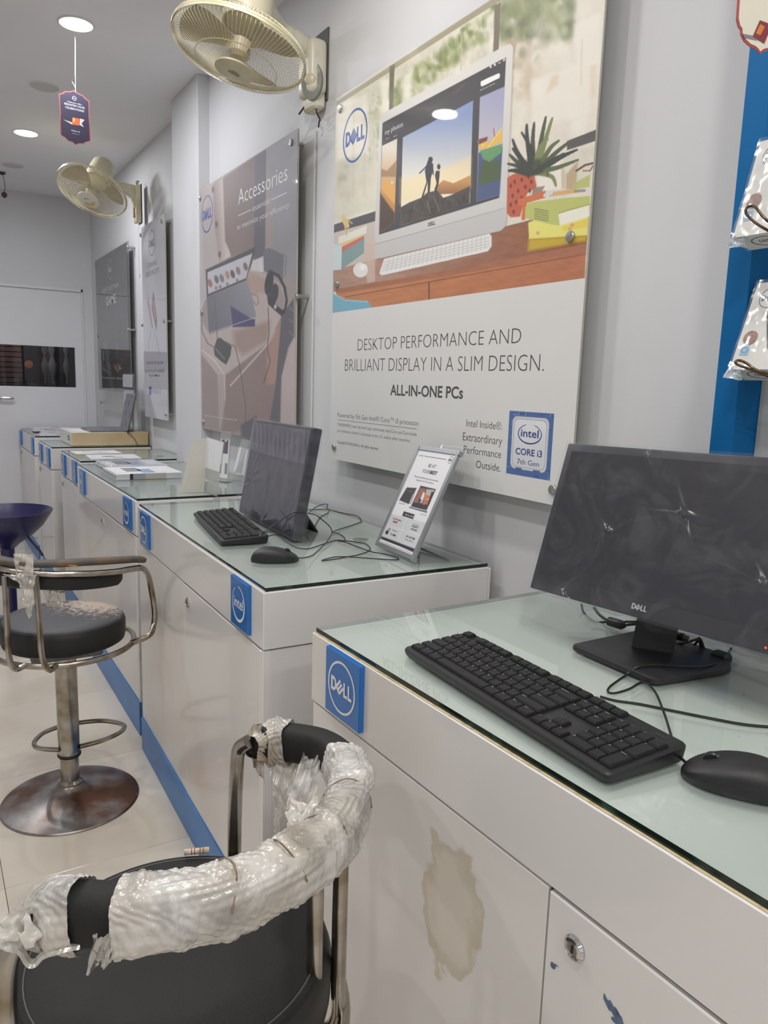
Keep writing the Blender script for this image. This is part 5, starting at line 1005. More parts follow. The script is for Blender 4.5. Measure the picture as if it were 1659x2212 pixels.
MB().tube([bd(1311, 1341, -.16), bd(1316, 1342, -.16), bd(1343, 1350, -.16), bd(1350, 1352, -.16)], [.004, .0085, .0085, .004], seg=14).obj('ferrite_lump', m_stand, t)
ft = zc(1545, 1440, .004)
t = thing('power_cable', 'bundled flat black cable strap at the right corner of monitor stand', 'cable', ft, None)
MB().tube([bd(1507, 1378, -.135), bd(1514, 1388, -.135), bd(1524, 1420, -.14), bd(1545, 1445, -.150), bd(1560, 1448, -.155)], [.004, .0048, .0048, .0048], seg=8, smooth=5, sx=.35).tube([bd(1454, 1392, -.16), bd(1480, 1388, -.15), bd(1508, 1380, -.14)], .0022, smooth=5).tube([bd(1500, 1393, -.14), bd(1508, 1384, -.14)], .002).obj('strap', m_cable, t)
zz = zc(1556, 1425, .002); MB().box((zz.x-.016, zz.y-.020, HT+.003), (zz.x+.004, zz.y+.010, HT+.020), bev=.004).obj('tape_wad', m_stand, t)
pu = bd(1470, 1375, -.165); t = thing('usb_plug', 'black plug with bare metal end behind the monitor neck', 'plug', pu, None)
a_, b_ = bd(1455, 1372, -.165), bd(1477, 1377, -.165); c_ = bd(1489, 1381, -.165)
MB().tube([a_, b_], .0068, seg=10, sx=.6).obj('plug_body', m_stand, t); MB().tube([b_, c_], .0052, seg=4, sx=.55).obj('metal_end', m_bolt, t)
crumple('loose_film', [zc(1520, 1395, .004), zc(1700, 1430, .006), zc(1720, 1500, .001), zc(1560, 1440, .001)], None, film_mat('loose_film_sheet', (.98, .98, .98), .10, (.7, .7, .68), .12, .15, .6, 30), .0014, 22, 14, 5)
tag(bpy.data.objects['loose_film'], 'thin clear film spread on the glass right of the monitor stand', 'film')

# ================================================================== SLIM WRAPPED DESKTOP ON SECOND COUNTER
m_aio = mat('slim_screen', '45444f', .4, noise=.08, nscale=4); m_afilm = film_mat('slim_film', (.97, .97, 1), .03, (.62, .60, .70), .08, .10, .25, 14, streak=.10, sscale=5)
P = panelframe(-.372, 2.059, .8985, -.069, .184, .009); w2, h = .2445, .303
t = thing('all_in_one_computer', 'slim desktop screen wrapped in shiny clear film on second counter', 'computer', (-.36, 2.06, HT), None)
sc_ = MB(); slab(sc_, P, -w2, w2, 0, h, -.030, 0, .006, 3); sc_.obj('casing', mat('slim_casing', '37373a', .4), t)
sc_ = MB(); slab(sc_, P, -w2+.010, w2-.010, .012, h-.010, -.001, .0008, .0003); sc_.obj('screen', m_aio, t, smooth=False)
filmgrid(P, -w2-.003, w2+.003, -.001, h+.003, .0026, [(-w2, .09, 16, .35), (-w2, .05, 14, .3), (w2*.8, .05, 8, .2), (0, .01, 12, .12)], 220, 140, .0030, 11).obj('front_film', m_afilm, t, ang=70)
def topstreak(u, v): x_ = -w2+2*w2*u; return P(x_, h-.10+.09*v, .0036+.0035*max(0, math.sin(150*x_+7*v+2*math.sin(9*x_)))**4*math.sin(PI*v))
MB().grid(topstreak, 160, 8).obj('film_pleats', m_afilm, t, ang=70)
MB().grid(lambda u, v: P(w2+.003+.0012*math.sin(31*v)+.006*max(0, math.sin(5*v+1))*u, h*v, .002-.036*u), 6, 40).obj('side_film', m_afilm, t, ang=70)
k0, k1 = P(.10, .09, -.031), atz(668, 1137, HT+.002)
MB().add([P(.06, .10, -.031), P(.14, .10, -.031), Vector((-.262, 1.925, HT+.001)), Vector((-.268, 2.01, HT+.001)), P(.06, .10, -.037), P(.14, .10, -.037), Vector((-.255, 1.925, HT+.001)), Vector((-.261, 2.01, HT+.001))],
         [(0, 3, 2, 1), (4, 5, 6, 7), (0, 1, 5, 4), (1, 2, 6, 5), (2, 3, 7, 6), (3, 0, 4, 7)]).obj('kickstand', m_stand, t, smooth=False)
def wire(pts, lab, cat='cable', r_=.0014):
    tag(MB().tube([zc(*p_) for p_ in pts], r_, seg=7, smooth=6).obj('cable', m_cable), lab, cat)
wire([(641, 1205, .006), (655, 1205), (672, 1201), (685, 1191), (703, 1174, .004), (714, 1158, .010), (717, 1149, .016), (712, 1137, .026), (695, 1122, .045), (683, 1113, .06), (665, 1109, .075), (645, 1108, .085), (636, 1107, .088), (626, 1112, .082), (599, 1129, .060), (575, 1146, .040), (565, 1152, .032), (562, 1160, .026)],
     'thin mouse cable arching up across the lower corner of the slim screen')
wire([(577, 1160, .027), (585, 1157, .027), (599, 1156, .014), (618, 1170), (637, 1181), (653, 1185), (668, 1185), (685, 1180), (705, 1173), (726, 1167), (745, 1168), (772, 1171), (788, 1174), (799, 1183), (795, 1191), (772, 1199), (749, 1203), (724, 1208), (695, 1211), (710, 1206), (726, 1203), (753, 1203, .002), (811, 1207), (840, 1209), (857, 1209), (861, 1206), (849, 1201), (826, 1196), (803, 1192, .002), (772, 1181), (745, 1171, .002), (730, 1168)],
     'long thin cable lying in flat loops toward the leaflet frame')
wire([(564, 1160, .028), (567, 1153, .032), (583, 1149, .034), (606, 1151, .030), (624, 1145, .030), (643, 1141, .032), (650, 1143, .030), (653, 1147, .024), (667, 1165, .0)], 'short cable loop over the near end of the second keyboard')
wire([(660, 1100), (676, 1101), (695, 1100), (710, 1101), (734, 1107), (761, 1112), (774, 1116), (781, 1125), (776, 1129), (753, 1137), (718, 1149, .002), (730, 1152), (743, 1160), (746, 1168)], 'black cable running along the wall behind the slim screen and back')
wire([(667, 1108), (680, 1097, .006), (695, 1090, .016), (705, 1089, .02), (708, 1091, .018), (706, 1097, .008), (711, 1103, .004), (708, 1108), (691, 1118), (681, 1135), (676, 1143), (668, 1143), (660, 1141)], 'small raised cable loop behind the slim screen by the wall')
tag(MB().lathe([(.022, 0), (.022, .0006), (.016, .0008), (.001, .0004)], c=tuple(atz(779, 1165, HT)), seg=24).obj('cable_grommet', mat('grommet_grey', '70726b', .5)), 'round grey cable hole disc in the glass before the leaflet frame', 'grommet')

# ================================================================== LEAFLET FRAME
m_alu = mat('frame_silver', 'a9abae', .35, .6); P = panelframe(-.216, 1.585, .8992, -.081, .438, .017); w, h = .205, .289
t = thing('offer_display', 'silver leaflet frame leaning back, white offer sheet with two laptops', 'sign', (-.216, 1.585, HT), None)
Pl = frame(P(-w/2, 0, 0), P.ex, P.ey)
sc_ = MB(); slab(sc_, Pl, 0, .012, 0, h, -.009, 0, .001); slab(sc_, Pl, w-.012, w, 0, h, -.009, 0, .001); slab(sc_, Pl, .012, w-.012, 0, .012, -.009, 0, .001); slab(sc_, Pl, .012, w-.012, h-.012, h, -.009, 0, .001); sc_.obj('rim', m_alu, t, smooth=False)
sc_ = MB(); slab(sc_, Pl, .010, w-.010, .010, h-.010, -.0085, -.006); sc_.obj('backing', mat('backing_dark', '55565a', .6), t, smooth=False)
I = Ink(frame(Pl(.011, .011, -.003), P.ex, P.ey), w-.022, h-.022, 110, 160, (206, 206, 208))
k = lambda pts: [(800+a/7.541, 950+b/7.541) for a, b in pts]
I.poly(k([(310, 1200), (930, 1360), (740, 1790), (140, 1560)]), (186, 187, 189), 1); I.line(k([(590, 1280), (430, 1690)]), (210, 210, 210), 1, 1); I.line(k([(215, 1375), (820, 1560)]), (210, 210, 210), 1, 1)
I.poly(k([(130, 1550), (730, 1780), (700, 1830), (120, 1590)]), (48, 47, 54), .8); I.poly(k([(545, 1165), (722, 1218), (695, 1295), (518, 1238)]), (52, 51, 58), .8)
I.poly(k([(595, 775), (755, 785), (715, 870), (700, 900), (655, 1040), (615, 1045), (472, 985)]), (62, 60, 62), .9); I.poly(k([(690, 890), (725, 880), (665, 1045), (630, 1035)]), (160, 160, 160), .9); I.line(k([(595, 830), (690, 850)]), (120, 118, 118), 1)
I.poly(k([(820, 745), (1070, 803), (915, 1150), (660, 1085)]), (58, 54, 56), .9); I.poly(k([(812, 785), (905, 800), (850, 1040), (705, 1020)]), (150, 92, 74), .9); I.poly(k([(915, 800), (1045, 820), (960, 1030), (860, 1060)]), (170, 160, 155), .9)
I.poly(k([(860, 850), (890, 860), (880, 930), (830, 1030), (790, 1030)]), (206, 200, 200), 1.2); I.poly(k([(900, 900), (1000, 920), (960, 960), (890, 960)]), (196, 104, 62), .9); I.poly(k([(870, 960), (950, 985), (930, 1060), (850, 1045)]), (190, 100, 60), .9); I.poly(k([(1000, 840), (1035, 850), (960, 1060), (930, 1050)]), (50, 44, 48), 1)
I.poly(k([(785, 940), (835, 980), (810, 1035), (780, 1030)]), (60, 70, 104), 1); I.poly(k([(635, 1090), (925, 1165), (920, 1190), (632, 1108)]), (84, 82, 84), .8); I.poly(k([(370, 1318), (442, 1336), (436, 1362), (364, 1342)]), (176, 56, 52), .8)
I.ell(*k([(270, 1510)])[0], 3.2, 4.2, (46, 46, 50), 20); I.line(k([(265, 1480), (320, 1445), (322, 1460), (290, 1500)]), (46, 46, 50), 1)
I.obj('offer_sheet', print_mat('leaflet_ink', .15, .6), t, INKGAIN*1.05)
def Tl(mb, body, L_, R_, top, **kw):
    def loc(p_): d_ = ray(*p_); q_ = CAMP+d_*((Pl.o-CAMP).dot(Pl.n)/d_.dot(Pl.n))-Pl.o; return q_.dot(Pl.ex), q_.dot(Pl.ey)
    a_, b_, c_ = loc(L_), loc(R_), loc(top); put_text(mb, body, Pl, a_[0], (a_[1]+b_[1])/2, b_[0]-a_[0], max(.002, c_[1]-a_[1]), -.0022, **kw)
kk = lambda a_, b_: (800+a_/7.541, 950+b_/7.541)
mb = MB()
for body, L_, R_, tp, of in (('STUDENT OFFERS', (775, 258), (925, 272), (780, 240), 0), ('BE AT', (925, 440), (1045, 455), (940, 380), -.01), ('YOUR', (822, 528), (940, 540), (840, 468), -.01), ('BEST', (948, 545), (1062, 565), (965, 490), .03),
                             ('Next level performance, plus warranty', (705, 598), (1088, 675), (712, 572), 0), ('upgrades and 10% cashback', (730, 655), (1015, 712), (735, 632), 0), ('Inspiron 5490', (455, 1030), (540, 1050), (460, 1012), 0), ('Inspiron 5502', (795, 1205), (895, 1232), (800, 1188), 0),
                             ('10% CASHBACK', (352, 1285), (490, 1325), (360, 1262), .01), ('1 year additional', (672, 1370), (778, 1400), (676, 1352), 0), ('WARRANTY', (655, 1410), (765, 1440), (664, 1382), .01), ('UPGRADE', (638, 1455), (742, 1485), (648, 1428), .01),
                             ('JBL headphones', (340, 1470), (422, 1495), (345, 1450), 0), ('₹ 1499', (312, 1545), (392, 1575), (325, 1510), .02), ('NO COST EMI', (562, 1580), (705, 1620), (572, 1548), .01), ('03  06  09  12', (545, 1630), (680, 1665), (552, 1605), 0), ('Terms and conditions apply. Contact your nearest store to know more', (145, 1650), (655, 1850), (150, 1635), 0)):
    Tl(mb, body, kk(*L_), kk(*R_), kk(*tp), off=of)
def locl(px_, py_): d_ = ray(px_, py_); q_ = CAMP+d_*((Pl.o-CAMP).dot(Pl.n)/d_.dot(Pl.n))-Pl.o; return q_.dot(Pl.ex), q_.dot(Pl.ey)
a_, b_ = locl(*kk(930, 265)), locl(*kk(1225, 315)); v_ = (a_[1]+b_[1])/2; mb.flat([(a_[0], v_-.0005), (b_[0], v_-.0005), (b_[0], v_+.0005), (a_[0], v_+.0005)], Pl, -.0022)
cu, cv = locl(*kk(1295, 322)); dell_logo(mb, Pl, cu, cv, .0095, -.0022, thick=.09); mb.obj('lettering', m_ink_dark, t, smooth=False)
mb = MB(); Tl(mb, 'SPECIAL OFFERS', kk(545, 1222), kk(695, 1270), kk(555, 1195), off=.01); mb.obj('white_lettering', m_ink_white, t, smooth=False)
sc_ = MB(); slab(sc_, Pl, .003, .010, h-.014, h+.0, -.012, .001) ; slab(sc_, Pl, w-.004, w+.004, h-.012, h-.001, -.012, .0015, .001); slab(sc_, Pl, w-.006, w+.001, -.003, .008, -.012, .001, .001); sc_.obj('corner_clips', m_alu, t, smooth=False)
sc_ = MB(); slab(sc_, Pl, w*.50, w*.50+.007, h-.002, h+.011, -.008, -.006); sc_.obj('pull_tab', m_white, t, smooth=False)
e_ = atz(970, 1209, HT+.002); s_ = atz(905, 1183, HT+.006)
MB().tube([s_, e_], .0032, seg=6).tube([Pl(w*.6, h*.5, -.010), s_], .0032, seg=6).obj('prop_leg', mat('prop_grey', '83857c', .4), t)

# ================================================================== THINGS ON THE THIRD COUNTER
m_yel = film_mat('yellowed_acrylic', (.93, .91, .86), .55, (.72, .69, .62), .12, .06, .1); m_clr = film_mat('clear_sheet', (.96, .97, .97), .14, (.75, .75, .74), .12, .03, .0)
m_paper = mat('white_paper', 'dcdcde', .6); m_grey_p = mat('paper_grey_print', '8b8e94', .55); m_bl_p = mat('paper_blue_print', '8ea4c4', .55)
def sheet(mb, c4, th): 
    A_, B_, C_, D_ = [Vector(c) for c in c4]; n_ = (B_-A_).cross(D_-A_).normalized()*th; V = [A_, B_, C_, D_, A_+n_, B_+n_, C_+n_, D_+n_]
    return mb.add(V, [(0, 3, 2, 1), (4, 5, 6, 7), (0, 1, 5, 4), (1, 2, 6, 5), (2, 3, 7, 6), (3, 0, 4, 7)])
g0 = atz(388, 1066, HT+.0005); g1 = atz(440, 1063, HT+.0005)
t = thing('leaflet_stand', 'yellowed clear acrylic leaflet stand near the front of third counter', 'display stand', g0, None)
sheet(MB(), [g0, g1, aty(446.5, 946.4, 2.84), aty(413.5, 950, 2.84)], .003).obj('yellowed_sheet', m_yel, t, smooth=False)
xb = -.27; b0_, b1_ = atx(447, 943, xb), atx(486, 955, xb)
sheet(MB(), [(xb-.03, b0_.y, HT+.001), (xb-.03, b1_.y, HT+.001), (xb, b1_.y, b1_.z), (xb, b0_.y, b0_.z)], .003).obj('clear_sheet', m_clr, t, smooth=False)
sheet(MB(), [(xb-.020, b0_.y-.006, b0_.z-.115), (xb-.020, b1_.y+.006, b0_.z-.115), (xb-.003, b1_.y+.006, b1_.z-.002), (xb-.003, b0_.y-.006, b0_.z-.002)], .0008).obj('blank_card', m_paper, t, smooth=False)
sheet(MB(), [g0+Vector((0, .002, 0)), g1+Vector((0, .002, 0)), Vector((xb-.03, b1_.y, HT+.0005)), Vector((xb-.03, b0_.y, HT+.0005))], .003).obj('foot_sheet', m_clr, t, smooth=False)
c0, c1 = atz(470, 1037, HT+.0005), atz(493, 1040, HT+.0005)
t = thing('leaflet_stand', 'narrow clear acrylic stand with a phone photo card, beside the wrapped slim screen', 'display stand', c0, None)
tx = -.10; d0, d1 = atx(497, 932, tx), atx(522, 939, tx); Pc = frame(c0, (c1-c0), (d0-c0)-(c1-c0).normalized()*((d0-c0).dot((c1-c0).normalized()))); cw, ch = (c1-c0).length, (d0-c0).dot(Pc.ey)
sc_ = MB(); slab(sc_, Pc, 0, cw, 0, ch, -.003, 0, .001); sc_.obj('clear_sheet', m_clr, t, smooth=False)
sc_ = MB(); slab(sc_, Pc, .006, cw-.006, .012, ch*.84, .0004, .0010); crd = sc_.obj('photo_card', m_paper, t, smooth=False)
mb = MB(); mb.flat([(.012, ch*.55), (cw-.012, ch*.55), (cw-.012, ch*.83), (.012, ch*.83)], Pc, .0014, 0); mb.flat([(.010, ch*.14), (cw*.30, ch*.14), (cw*.30, ch*.33), (.010, ch*.33)], Pc, .0014, 1); mb.flat([(cw*.62, ch*.14), (cw*.85, ch*.14), (cw*.85, ch*.36), (cw*.62, ch*.36)], Pc, .0014, 1)
mb.flat([(.03, ch*.79), (.045, ch*.79), (.045, ch*.82), (.03, ch*.82)], Pc, .0018, 2); mb.flat([(cw*.6, ch*.79), (cw*.7, ch*.79), (cw*.7, ch*.82), (cw*.6, ch*.82)], Pc, .0018, 2); mb.obj('card_print', [mat('ink_plum', '6d6470', .5), m_grey_p, m_paper], crd, smooth=False)
sc_ = MB(); slab(sc_, Pc, -.01, cw+.02, 0, .004, -.06, 0.03); sc_.obj('foot', m_yel, t, smooth=False)
t = thing('leaflet_stand', 'clear acrylic stand with blank white card, partly behind the wrapped slim screen', 'display stand', (-.10, 2.75, HT), None)
e0, e1 = atx(523, 948, -.09), atx(541, 952, -.09); f0, f1 = atz(500, 1045, HT+.001), atz(524, 1050, HT+.001)
sheet(MB(), [f0, f1, e1, e0], .003).obj('clear_sheet', m_clr, t, smooth=False); mid = lambda a_, b_, f_: a_*(1-f_)+b_*f_
sheet(MB(), [mid(f0, e0, .25)+Vector((-.003, 0, 0)), mid(f1, e1, .25)+Vector((-.003, 0, 0)), mid(f1, e1, .82)+Vector((-.003, 0, 0)), mid(f0, e0, .82)+Vector((-.003, 0, 0))], .0008).obj('blank_card', m_paper, t, smooth=False)
def bundle(x0, x1, y0, y1, hh, lab, n, film, seed):
    t = thing('brochure_bundle', lab, 'brochures', ((x0+x1)/2, (y0+y1)/2, HT), None); r = random.Random(seed)
    for i_ in range(n):
        z_ = HT+.0006+hh*i_/n; j_ = r.uniform(-.003, .003); MB().box((x0+j_, y0+r.uniform(0, .003), z_), (x1+j_, y1, z_+hh/n-.0004)).obj('brochure', m_paper if i_ % 2 else mat('brochure_grey', 'b9bbbf', .5), t, smooth=False)
    zt_ = HT+hh+.0006
    for (a_, b_, c2_, d2_, m_) in ((.22, .45, .30, .8, m_grey_p), (.42, .62, .1, .6, m_bl_p), (.70, .95, .2, .9, m_paper), (.05, .2, .2, .8, m_paper)):
        MB().box((x0+(x1-x0)*a_, y0+(y1-y0)*c2_, zt_-.0002), (x0+(x1-x0)*b_, y0+(y1-y0)*d2_, zt_+.0004)).obj('cover_print', m_, t, smooth=False)
    for a_, b_, m_ in ((.20, .245, m_kside), (.25, .43, m_grey_p), (.43, .75, mat('edge_olive', 'a6a498', .5))) if not film else ():
        MB().box((x0+(x1-x0)*a_, y0-.0008, HT+.002), (x0+(x1-x0)*b_, y0+.002, HT+hh)).obj('edge_band', m_, t, smooth=False)
    if film: MB().grid(lambda u, v: Vector((x0-.012+(x1-x0+.024)*u, y0-.006+(y1-y0+.01)*v, HT+.002+(hh+.004)*min(1, 9*min(u, 1-u)+.05)*min(1, 8*v+.1)+.0015*math.sin(40*u+9*v)*math.sin(30*v))), 40, 24).obj('film', m_film, t)
bundle(-.535, -.262, 3.235, 3.50, .026, 'neat strapped stack of brochures on the third counter', 6, False, 1)
bundle(-.500, -.225, 3.57, 3.86, .020, 'film-wrapped brochure bundle behind the strapped stack', 5, True, 2)
def leaflet(x0, x1, y0, y1, a, lab, seed, z0=HT, n=1, group=None, prints=True):
    cx_, cy_ = (x0+x1)/2, (y0+y1)/2; M = Matrix.Translation((cx_, cy_, z0)) @ Matrix.Rotation(a, 4, 'Z'); w_, d_ = (x1-x0)/2, (y1-y0)/2; t = thing('leaflet', lab, 'paper', (cx_, cy_, z0), group)
    MB().box((-w_, -d_, .0006), (w_, d_, .0006+.0012*n), M=M).obj('sheet', m_paper, t, smooth=False); r = random.Random(seed)
    if prints:
        mb = MB()
        for _ in range(3): u_, v_ = r.uniform(-.7, .3), r.uniform(-.7, .3); mb.box((w_*u_, d_*v_, .0007+.0012*n), (w_*(u_+.4), d_*(v_+.25), .001+.0012*n), M=M)
        mb.obj('print', mat('paper_warm_print', 'a8908a', .5) if seed % 2 else m_grey_p, t, smooth=False)
leaflet(-.50, -.255, 4.40, 4.58, .03, 'farther single leaflet on the short fourth counter', 1)
leaflet(-.475, -.225, 4.07, 4.29, -.06, 'nearer small pile of leaflets on the short fourth counter', 3, n=5)
tag(MB().lathe([(.020, 0), (.020, .0006), (.001, .0004)], c=(-.10, 4.2, HT), seg=20).obj('cable_grommet', MATS['grommet_grey']), 'small round cable hole disc beside the leaflets on fourth counter', 'grommet')
lp = [(5.80, .02, 'papers on the farthest counter'), (5.90, -.05, ''), (6.02, .04, ''), (6.14, -.02, ''), (6.28, .06, ''), (6.40, 0, '')]
for i_, (y_, a_, _) in enumerate(lp):
    leaflet(-.50+.02*(i_ % 3), -.22+.02*(i_ % 2), y_, y_+.17, a_, 'loose overlapping paper spread on the farthest counter beside the door', i_, z0=HT+.0022*i_, group='papers on the farthest counter')
    if i_ < 4: leaflet(-.24+.01*(i_ % 2), -.06, y_+.05, y_+.19, -a_, 'loose overlapping paper spread on the farthest counter beside the door', i_+7, z0=HT+.0012*i_, group='papers on the farthest counter')

# ---- riser box with wrapped laptop
t = thing('riser_box', 'long cream riser box under the wrapped laptop', 'box', (-.24, 5.1, HT), None); bx0, bx1, by0, by1, bz = -.437, .02, 4.915, 5.36, .973
MB().box((bx0, by0, HT+.0015), (bx1, by1, bz), bev=.002).obj('box_body', mat('cream_laminate', 'd8d3ca', .4), t, smooth=False)
MB().box((bx0+.001, by0-.0015, HT+.002), (bx1-.001, by0+.001, bz-.001), bev=.0004).obj('front_face', mat('yellowed_cream', 'd2bd97', .5, ncol='c8b080', nscale=5), t, smooth=False)
mb = MB(); Pz = frame((bx0-.0004, 5.06, HT+.028), (0, -1, 0), (0, 0, 1)); mb.flat([(0, 0), (.075, 0), (.075, .030), (0, .030)], Pz, .0002, 0); put_text(mb, 'intel', Pz, .008, .009, .055, .014, .0006, mi=1); mb.obj('label', [mat('label_blue', '4a6fa6', .4), m_white], t, smooth=False)
t = thing('laptop', 'small laptop wrapped in grey crinkled film on the riser box', 'laptop', (-.2, 5.05, bz), None)
MB().box((-.325, 4.93, bz+.0005), (-.075, 5.26, bz+.014), bev=.003).obj('base', mat('laptop_base', '76767b', .4, noise=.2), t, smooth=False)
P = frame((-.112, 5.12, bz+.012), (0, -1, 0), (.048, 0, .21)); sc_ = MB(); slab(sc_, P, 0, .235, 0, .228, -.008, 0, .002); sc_.obj('lid', mat('laptop_lid', '5a5a5e', .4), t, smooth=False)
MB().grid(lambda u, v: P(-.004+.243*u, -.004+.236*v, .002+.0035*math.sin(14*u+5*v)*math.sin(11*v)+.002*math.sin(37*u)), 40, 30).obj('film', film_mat('laptop_film', (.9, .9, .92), .25, (.45, .45, .48), .08, .25, .2, 14), t)
MB().tube([P(0, 0, -.006), P(.235, 0, -.006)], .006, seg=8).obj('hinge', m_stand, t)
tag(MB().tube([(-.11, 4.93, bz+.006), (-.112, 4.908, bz+.002), aty(290, 947, 4.906), aty(296, 960, 4.904), aty(299, 966, 4.900), aty(301, 971, 4.88)], .0017, seg=6, smooth=4).obj('laptop_cable', m_cable), 'thin black cable hanging over the riser box front', 'cable')
leaflet(-.41, -.335, 4.98, 5.2, .1, 'white paper lying on the riser box left of the laptop', 12, z0=bz, prints=False)
t = thing('leaflet_stand', 'tall clear acrylic stand with grey header behind the wrapped laptop', 'display stand', (-.06, 5.05, bz), None)
sheet(MB(), [(-.062, 5.20, bz+.0005), (-.062, 4.925, bz+.0005), (-.056, 4.925, 1.335), (-.056, 5.20, 1.335)], .003).obj('clear_sheet', m_clr, t, smooth=False)
sheet(MB(), [(-.066, 5.195, 1.25), (-.066, 4.93, 1.25), (-.064, 4.93, 1.33), (-.064, 5.195, 1.33)], .001).obj('header_card', mat('header_grey', 'a9a8ac', .5), t, smooth=False)

# ================================================================== BAR STOOLS
m_tube = mat('stool_chrome', 'b4afa6', .22, 1.0, ncol='8d8270', nscale=16); m_rust = mat('stool_chrome_rusted', 'a5a2a0', .3, .8, ncol='70503f', nscale=8, nlo=.36, nhi=.60)
m_seat = mat('seat_black_vinyl', '20201f', .65, spec=.35, bump=.25, bscale=350, noise=.15, nscale=6); m_seatside = mat('seat_side_vinyl', '1d1c1b', .5, bump=.2, bscale=350); m_thread = mat('seam_thread', '6b6b6c', .7)
m_foam = mat('torn_foam', 'b98a4c', .8)
def worn_vinyl(cx, cy, cz):
    m = mat('seat_peeling_vinyl', '454548', .5); t = m.node_tree; n = t.nodes; b = n['Principled BSDF']; tc = n.new('ShaderNodeTexCoord')
    mp = n.new('ShaderNodeMapping'); mp.inputs['Location'].default_value = (-cx*6, -cy*6, -cz*6); mp.inputs['Scale'].default_value = (6, 6, 6); t.links.new(tc.outputs['Object'], mp.inputs[0])
    ln = n.new('ShaderNodeVectorMath'); ln.operation = 'LENGTH'; t.links.new(mp.outputs[0], ln.inputs[0])
    mp2 = n.new('ShaderNodeMapping'); mp2.inputs['Scale'].default_value = (60, 150, 60); mp2.inputs['Rotation'].default_value = (0, 0, .4); t.links.new(tc.outputs['Object'], mp2.inputs[0])
    nz = n.new('ShaderNodeTexNoise'); nz.inputs['Scale'].default_value = 1.0; nz.inputs['Detail'].default_value = 5; t.links.new(mp2.outputs[0], nz.inputs[0])
    ad = n.new('ShaderNodeMath'); ad.operation = 'MULTIPLY_ADD'; ad.inputs[1].default_value = 2.6; t.links.new(nz.outputs[0], ad.inputs[0]); t.links.new(ln.outputs['Value'], ad.inputs[2])
    mr = n.new('ShaderNodeMapRange'); mr.inputs[1].default_value = 2.0; mr.inputs[2].default_value = 1.9; t.links.new(ad.outputs[0], mr.inputs[0])
    mx = n.new('ShaderNodeMix'); mx.data_type = 'RGBA'; mx.inputs[6].default_value = lin('454548')+[1]; mx.inputs[7].default_value = lin('b9a899')+[1]; t.links.new(mr.outputs[0], mx.inputs[0]); t.links.new(mx.outputs[2], b.inputs['Base Color'])
    bp = n.new('ShaderNodeBump'); bp.inputs['Strength'].default_value = .6; bp.inputs['Distance'].default_value = .001; t.links.new(mr.outputs[0], bp.inputs['Height']); bp.invert = True; t.links.new(bp.outputs[0], b.inputs['Normal']); return m
def atr(px, py, c, r, near=True):
    """point of the ray through a photo pixel at horizontal distance r from a vertical axis through c"""
    d = ray(px, py); ox, oy = CAMP.x-c[0], CAMP.y-c[1]; A = d.x*d.x+d.y*d.y; B = ox*d.x+oy*d.y; C_ = ox*ox+oy*oy-r*r; D = B*B-A*C_
    t = -B/A if D < 0 else (-B-math.sqrt(D))/A if near else (-B+math.sqrt(D))/A; return CAMP+d*t
def stool(c, zs, label, seat_mat=None, th=.078, rs=.176):
    t = thing('bar_stool', label, 'bar stool', (c[0], c[1], 0), None); cc = (c[0], c[1], 0)
    MB().lathe([(.001, .0005), (.200, .0005), (.204, .003), (.201, .007), (.17, .014), (.12, .024), (.07, .036), (.045, .047), (.036, .058), (.001, .060)], c=cc, seg=64).obj('base_disc', m_rust, t)
    MB().lathe([(.036, .055), (.037, .062), (.030, .068), (.0275, .070), (.0275, .18), (.001, .18)], c=cc, seg=36).obj('inner_column', m_tube, t)
    MB().lathe([(.001, .150), (.0335, .150), (.0345, .155), (.0325, .160), (.0315, .17), (.0315, zs-th-.04), (.001, zs-th-.04)], c=cc, seg=36).obj('outer_column', m_tube, t)
    MB().lathe([(.0335, .148), (.0350, .151), (.0350, .156), (.0335, .159)], c=cc, seg=36).obj('collar', m_kside, t)
    MB().box((c[0]-.10, c[1]-.06, zs-th-.045), (c[0]+.10, c[1]+.06, zs-th-.002), bev=.006).obj('seat_bracket', mat('bracket_grey', '77736c', .5, .5), t)
    fr = [(-.030, -.012), (-.085, .03), (-.088, .08), (-.05, .135), (.02, .158), (.12, .140), (.178, .08), (.165, .03), (.10, -.008), (.028, -.018)]
    MB().tube([Vector((c[0]+a_, c[1]+b_, .178)) for a_, b_ in fr], .0075, seg=10, smooth=7).obj('foot_ring', m_tube, t)
    MB().lathe([(.001, -th), (rs-.012, -th), (rs-.003, -th+.006), (rs, -th+.02), (rs+.001, -.022), (rs-.003, -.010), (rs-.009, -.004)], c=(c[0], c[1], zs), seg=72).obj('seat_side', m_seatside, t)
    st_ = MB().lathe([(rs-.006, -.007), (rs-.009, -.002), (rs-.013, -.0005), (rs-.016, -.0016), (rs-.020, -.0002), (rs-.05, .002), (.001, .003)], c=(c[0], c[1], zs), seg=72).obj('seat_top', seat_mat or m_seat, t)
    MB().tube([Vector((c[0]+(rs-.0158)*math.cos(2*PI*i/72), c[1]+(rs-.0158)*math.sin(2*PI*i/72), zs-.0012)) for i in range(72)], .0007, seg=4, closed=True).obj('seam', m_thread, t)
    MB().tube([Vector((c[0]+.200*math.cos(2*PI*i/64), c[1]+.200*math.sin(2*PI*i/64), zs-th-.008)) for i in range(64)], .0085, seg=12, closed=True).obj('seat_ring', m_tube, t)
    return t

